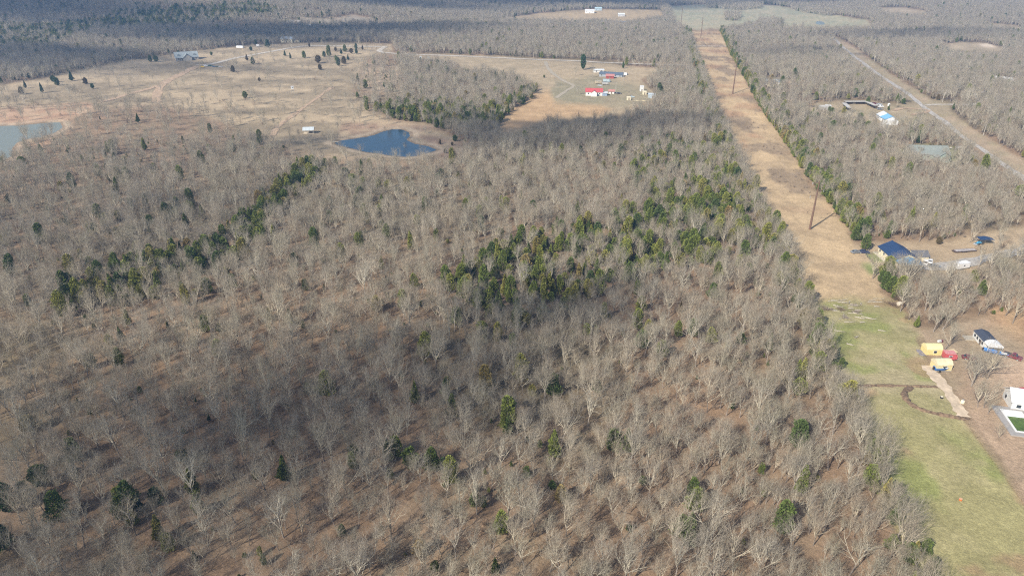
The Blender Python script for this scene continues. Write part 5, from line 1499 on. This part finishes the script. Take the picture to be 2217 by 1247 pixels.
FOL = [ramp_mat("dark_foliage", [(0, (.055, .095, .04)), (1, (.09, .13, .05))], fine=1.6, fine_amt=.4), ramp_mat("olive_foliage", [(0, (.09, .13, .035)), (1, (.15, .18, .05))], fine=1.6, fine_amt=.4),
       ramp_mat("rusty_foliage", [(0, (.13, .105, .05)), (1, (.17, .125, .06))], fine=1.6, fine_amt=.4)]
TC = [[(k[0], tint(k[1], FOL[j])) for k in CEDARS] for j in range(3)]
for i, (a, b, hpx, k, cc) in enumerate(FIX):
    if b > 800 and 420 < a < 1600: hpx *= .72
    g = at(a, b); s = hpx / px_per_m(g) / CEDARS[k][3] / math.cos(math.atan2(CAM_H, math.hypot(g.x, g.y)) * .9)
    shp = ("cone shaped", "egg shaped", "tall pointed", "squat", "slender", "bulky", "round", "full tall")[k]
    area = ("on the far left pasture" if a < 260 and b < 220 else "near the stone farmhouse" if a < 520 and b < 170 else "along the gravel lane's pasture" if a < 800 and b < 190 else "on the pond's right bank" if 940 < a < 1020 and 300 < b < 340 else
            "at the meadow's edge" if 1080 < a < 1400 and b < 310 else "at the lawn's wooded edge" if 1790 < a < 2020 and b > 740 else "by the navy roofed house's yard" if 1860 < a < 2040 and 500 < b < 660 else
            "in the dim lower left corner" if a < 420 and b > 900 else "near the paddock and right-hand road" if a > 1790 and b < 290 else "in the right-hand woods above the mobile home" if a > 2040 else "in the lower woods" if b > 800 else "in the thin left woods")
    tall = "" if hpx < 13 else "mid-sized " if hpx < 20 else "big "
    lb = "%s%s %s cedar %s" % (tall, shp, CD[cc][1], area)
    t = empty("cedar_tree", g, random.random() * 6, lb, "tree", lb.replace(" cedar ", " cedars ")); t.scale = (s, s, s)
    link("trunk", TC[CD[cc][0]][k][0], t); link("crown", TC[CD[cc][0]][k][1], t)
# the one tall pine
tk, cr_ = cedar_meshes(777, 15, 3.4, 'ball', 2200, .5, PINE)
g = at(1262, 152); t = empty("pine_tree", g, 0, "tall bright green pine beside the long dirt road", "tree"); s = 32 / px_per_m(g) / 15; t.scale = (s, s, s)
link("trunk", segs_mesh("pine_trunk", [(Vector((0, 0, -.3)), Vector((0, 0, 14)), .3, .12, 0)], TRUNKBARK, 8), t); link("crown", cr_, t)
# bare trees one can point at in the open ground
BT = [(247,164,26),(208,162,24),(271,149,16),(258,196,26),(209,222,26),(297,157,17),(289,189,20),(6,214,24),(19,202,16),(39,224,22),(20,231,15),(390,147,14),(401,144,12),(468,170,20),(491,156,18),(434,157,16),(481,159,14),(520,126,14),
      (611,201,24),(605,203,20),(570,143,14),(619,141,11),(657,156,17),(668,152,15),(592,133,16),(712,139,12),(719,257,18),(756,242,20),(748,221,22),(668,247,14),(556,247,16),(602,251,28),(616,247,22),(791,176,14),(155,212,30),(165,214,28),(180,218,26),(238,190,24),
      (55,305,40),(62,310,34),(96,318,38),(1246,165,22),(1252,206,18),(1282,169,24),(1360,209,12),(2045,757,56),(2117,883,60),(2129,884,62),(2138,898,40),(2102,838,72),(2136,823,76),(2125,818,66),(2112,822,60),(2090,800,50),(2163,954,34),(1990,524,56),(2099,525,42),
      (2153,548,40),(2210,560,50),(1962,624,70),(1930,600,44),(1975,600,40),(875,325,14),(877,303,16),(912,329,16),(917,331,14)]
for i, (a, b, hpx) in enumerate(BT):
    g = at(a, b); k = (i * 5 + 2) % 12
    s = hpx / px_per_m(g) / KINDS[k][3] / math.cos(math.atan2(CAM_H, math.hypot(g.x, g.y)) * .9)
    area = ("on the far left pasture" if a < 320 and b < 240 else "on the left lake's point" if a < 120 else "below the stone farmhouse" if a < 530 else "on the pasture above the pond" if a < 800 else "standing in the blue pond's edge" if a < 930 else
            "around the red roofed house" if a < 1400 else "in the dirt yard near the mobile home" if b > 700 else "in the yard of the navy roofed house")
    lb = "%s leafless tree %s" % (LOOK[k], area)
    plant_tree(k, g, (i * 2.1) % 6.28, s, lb, lb.replace("leafless tree", "leafless trees"))
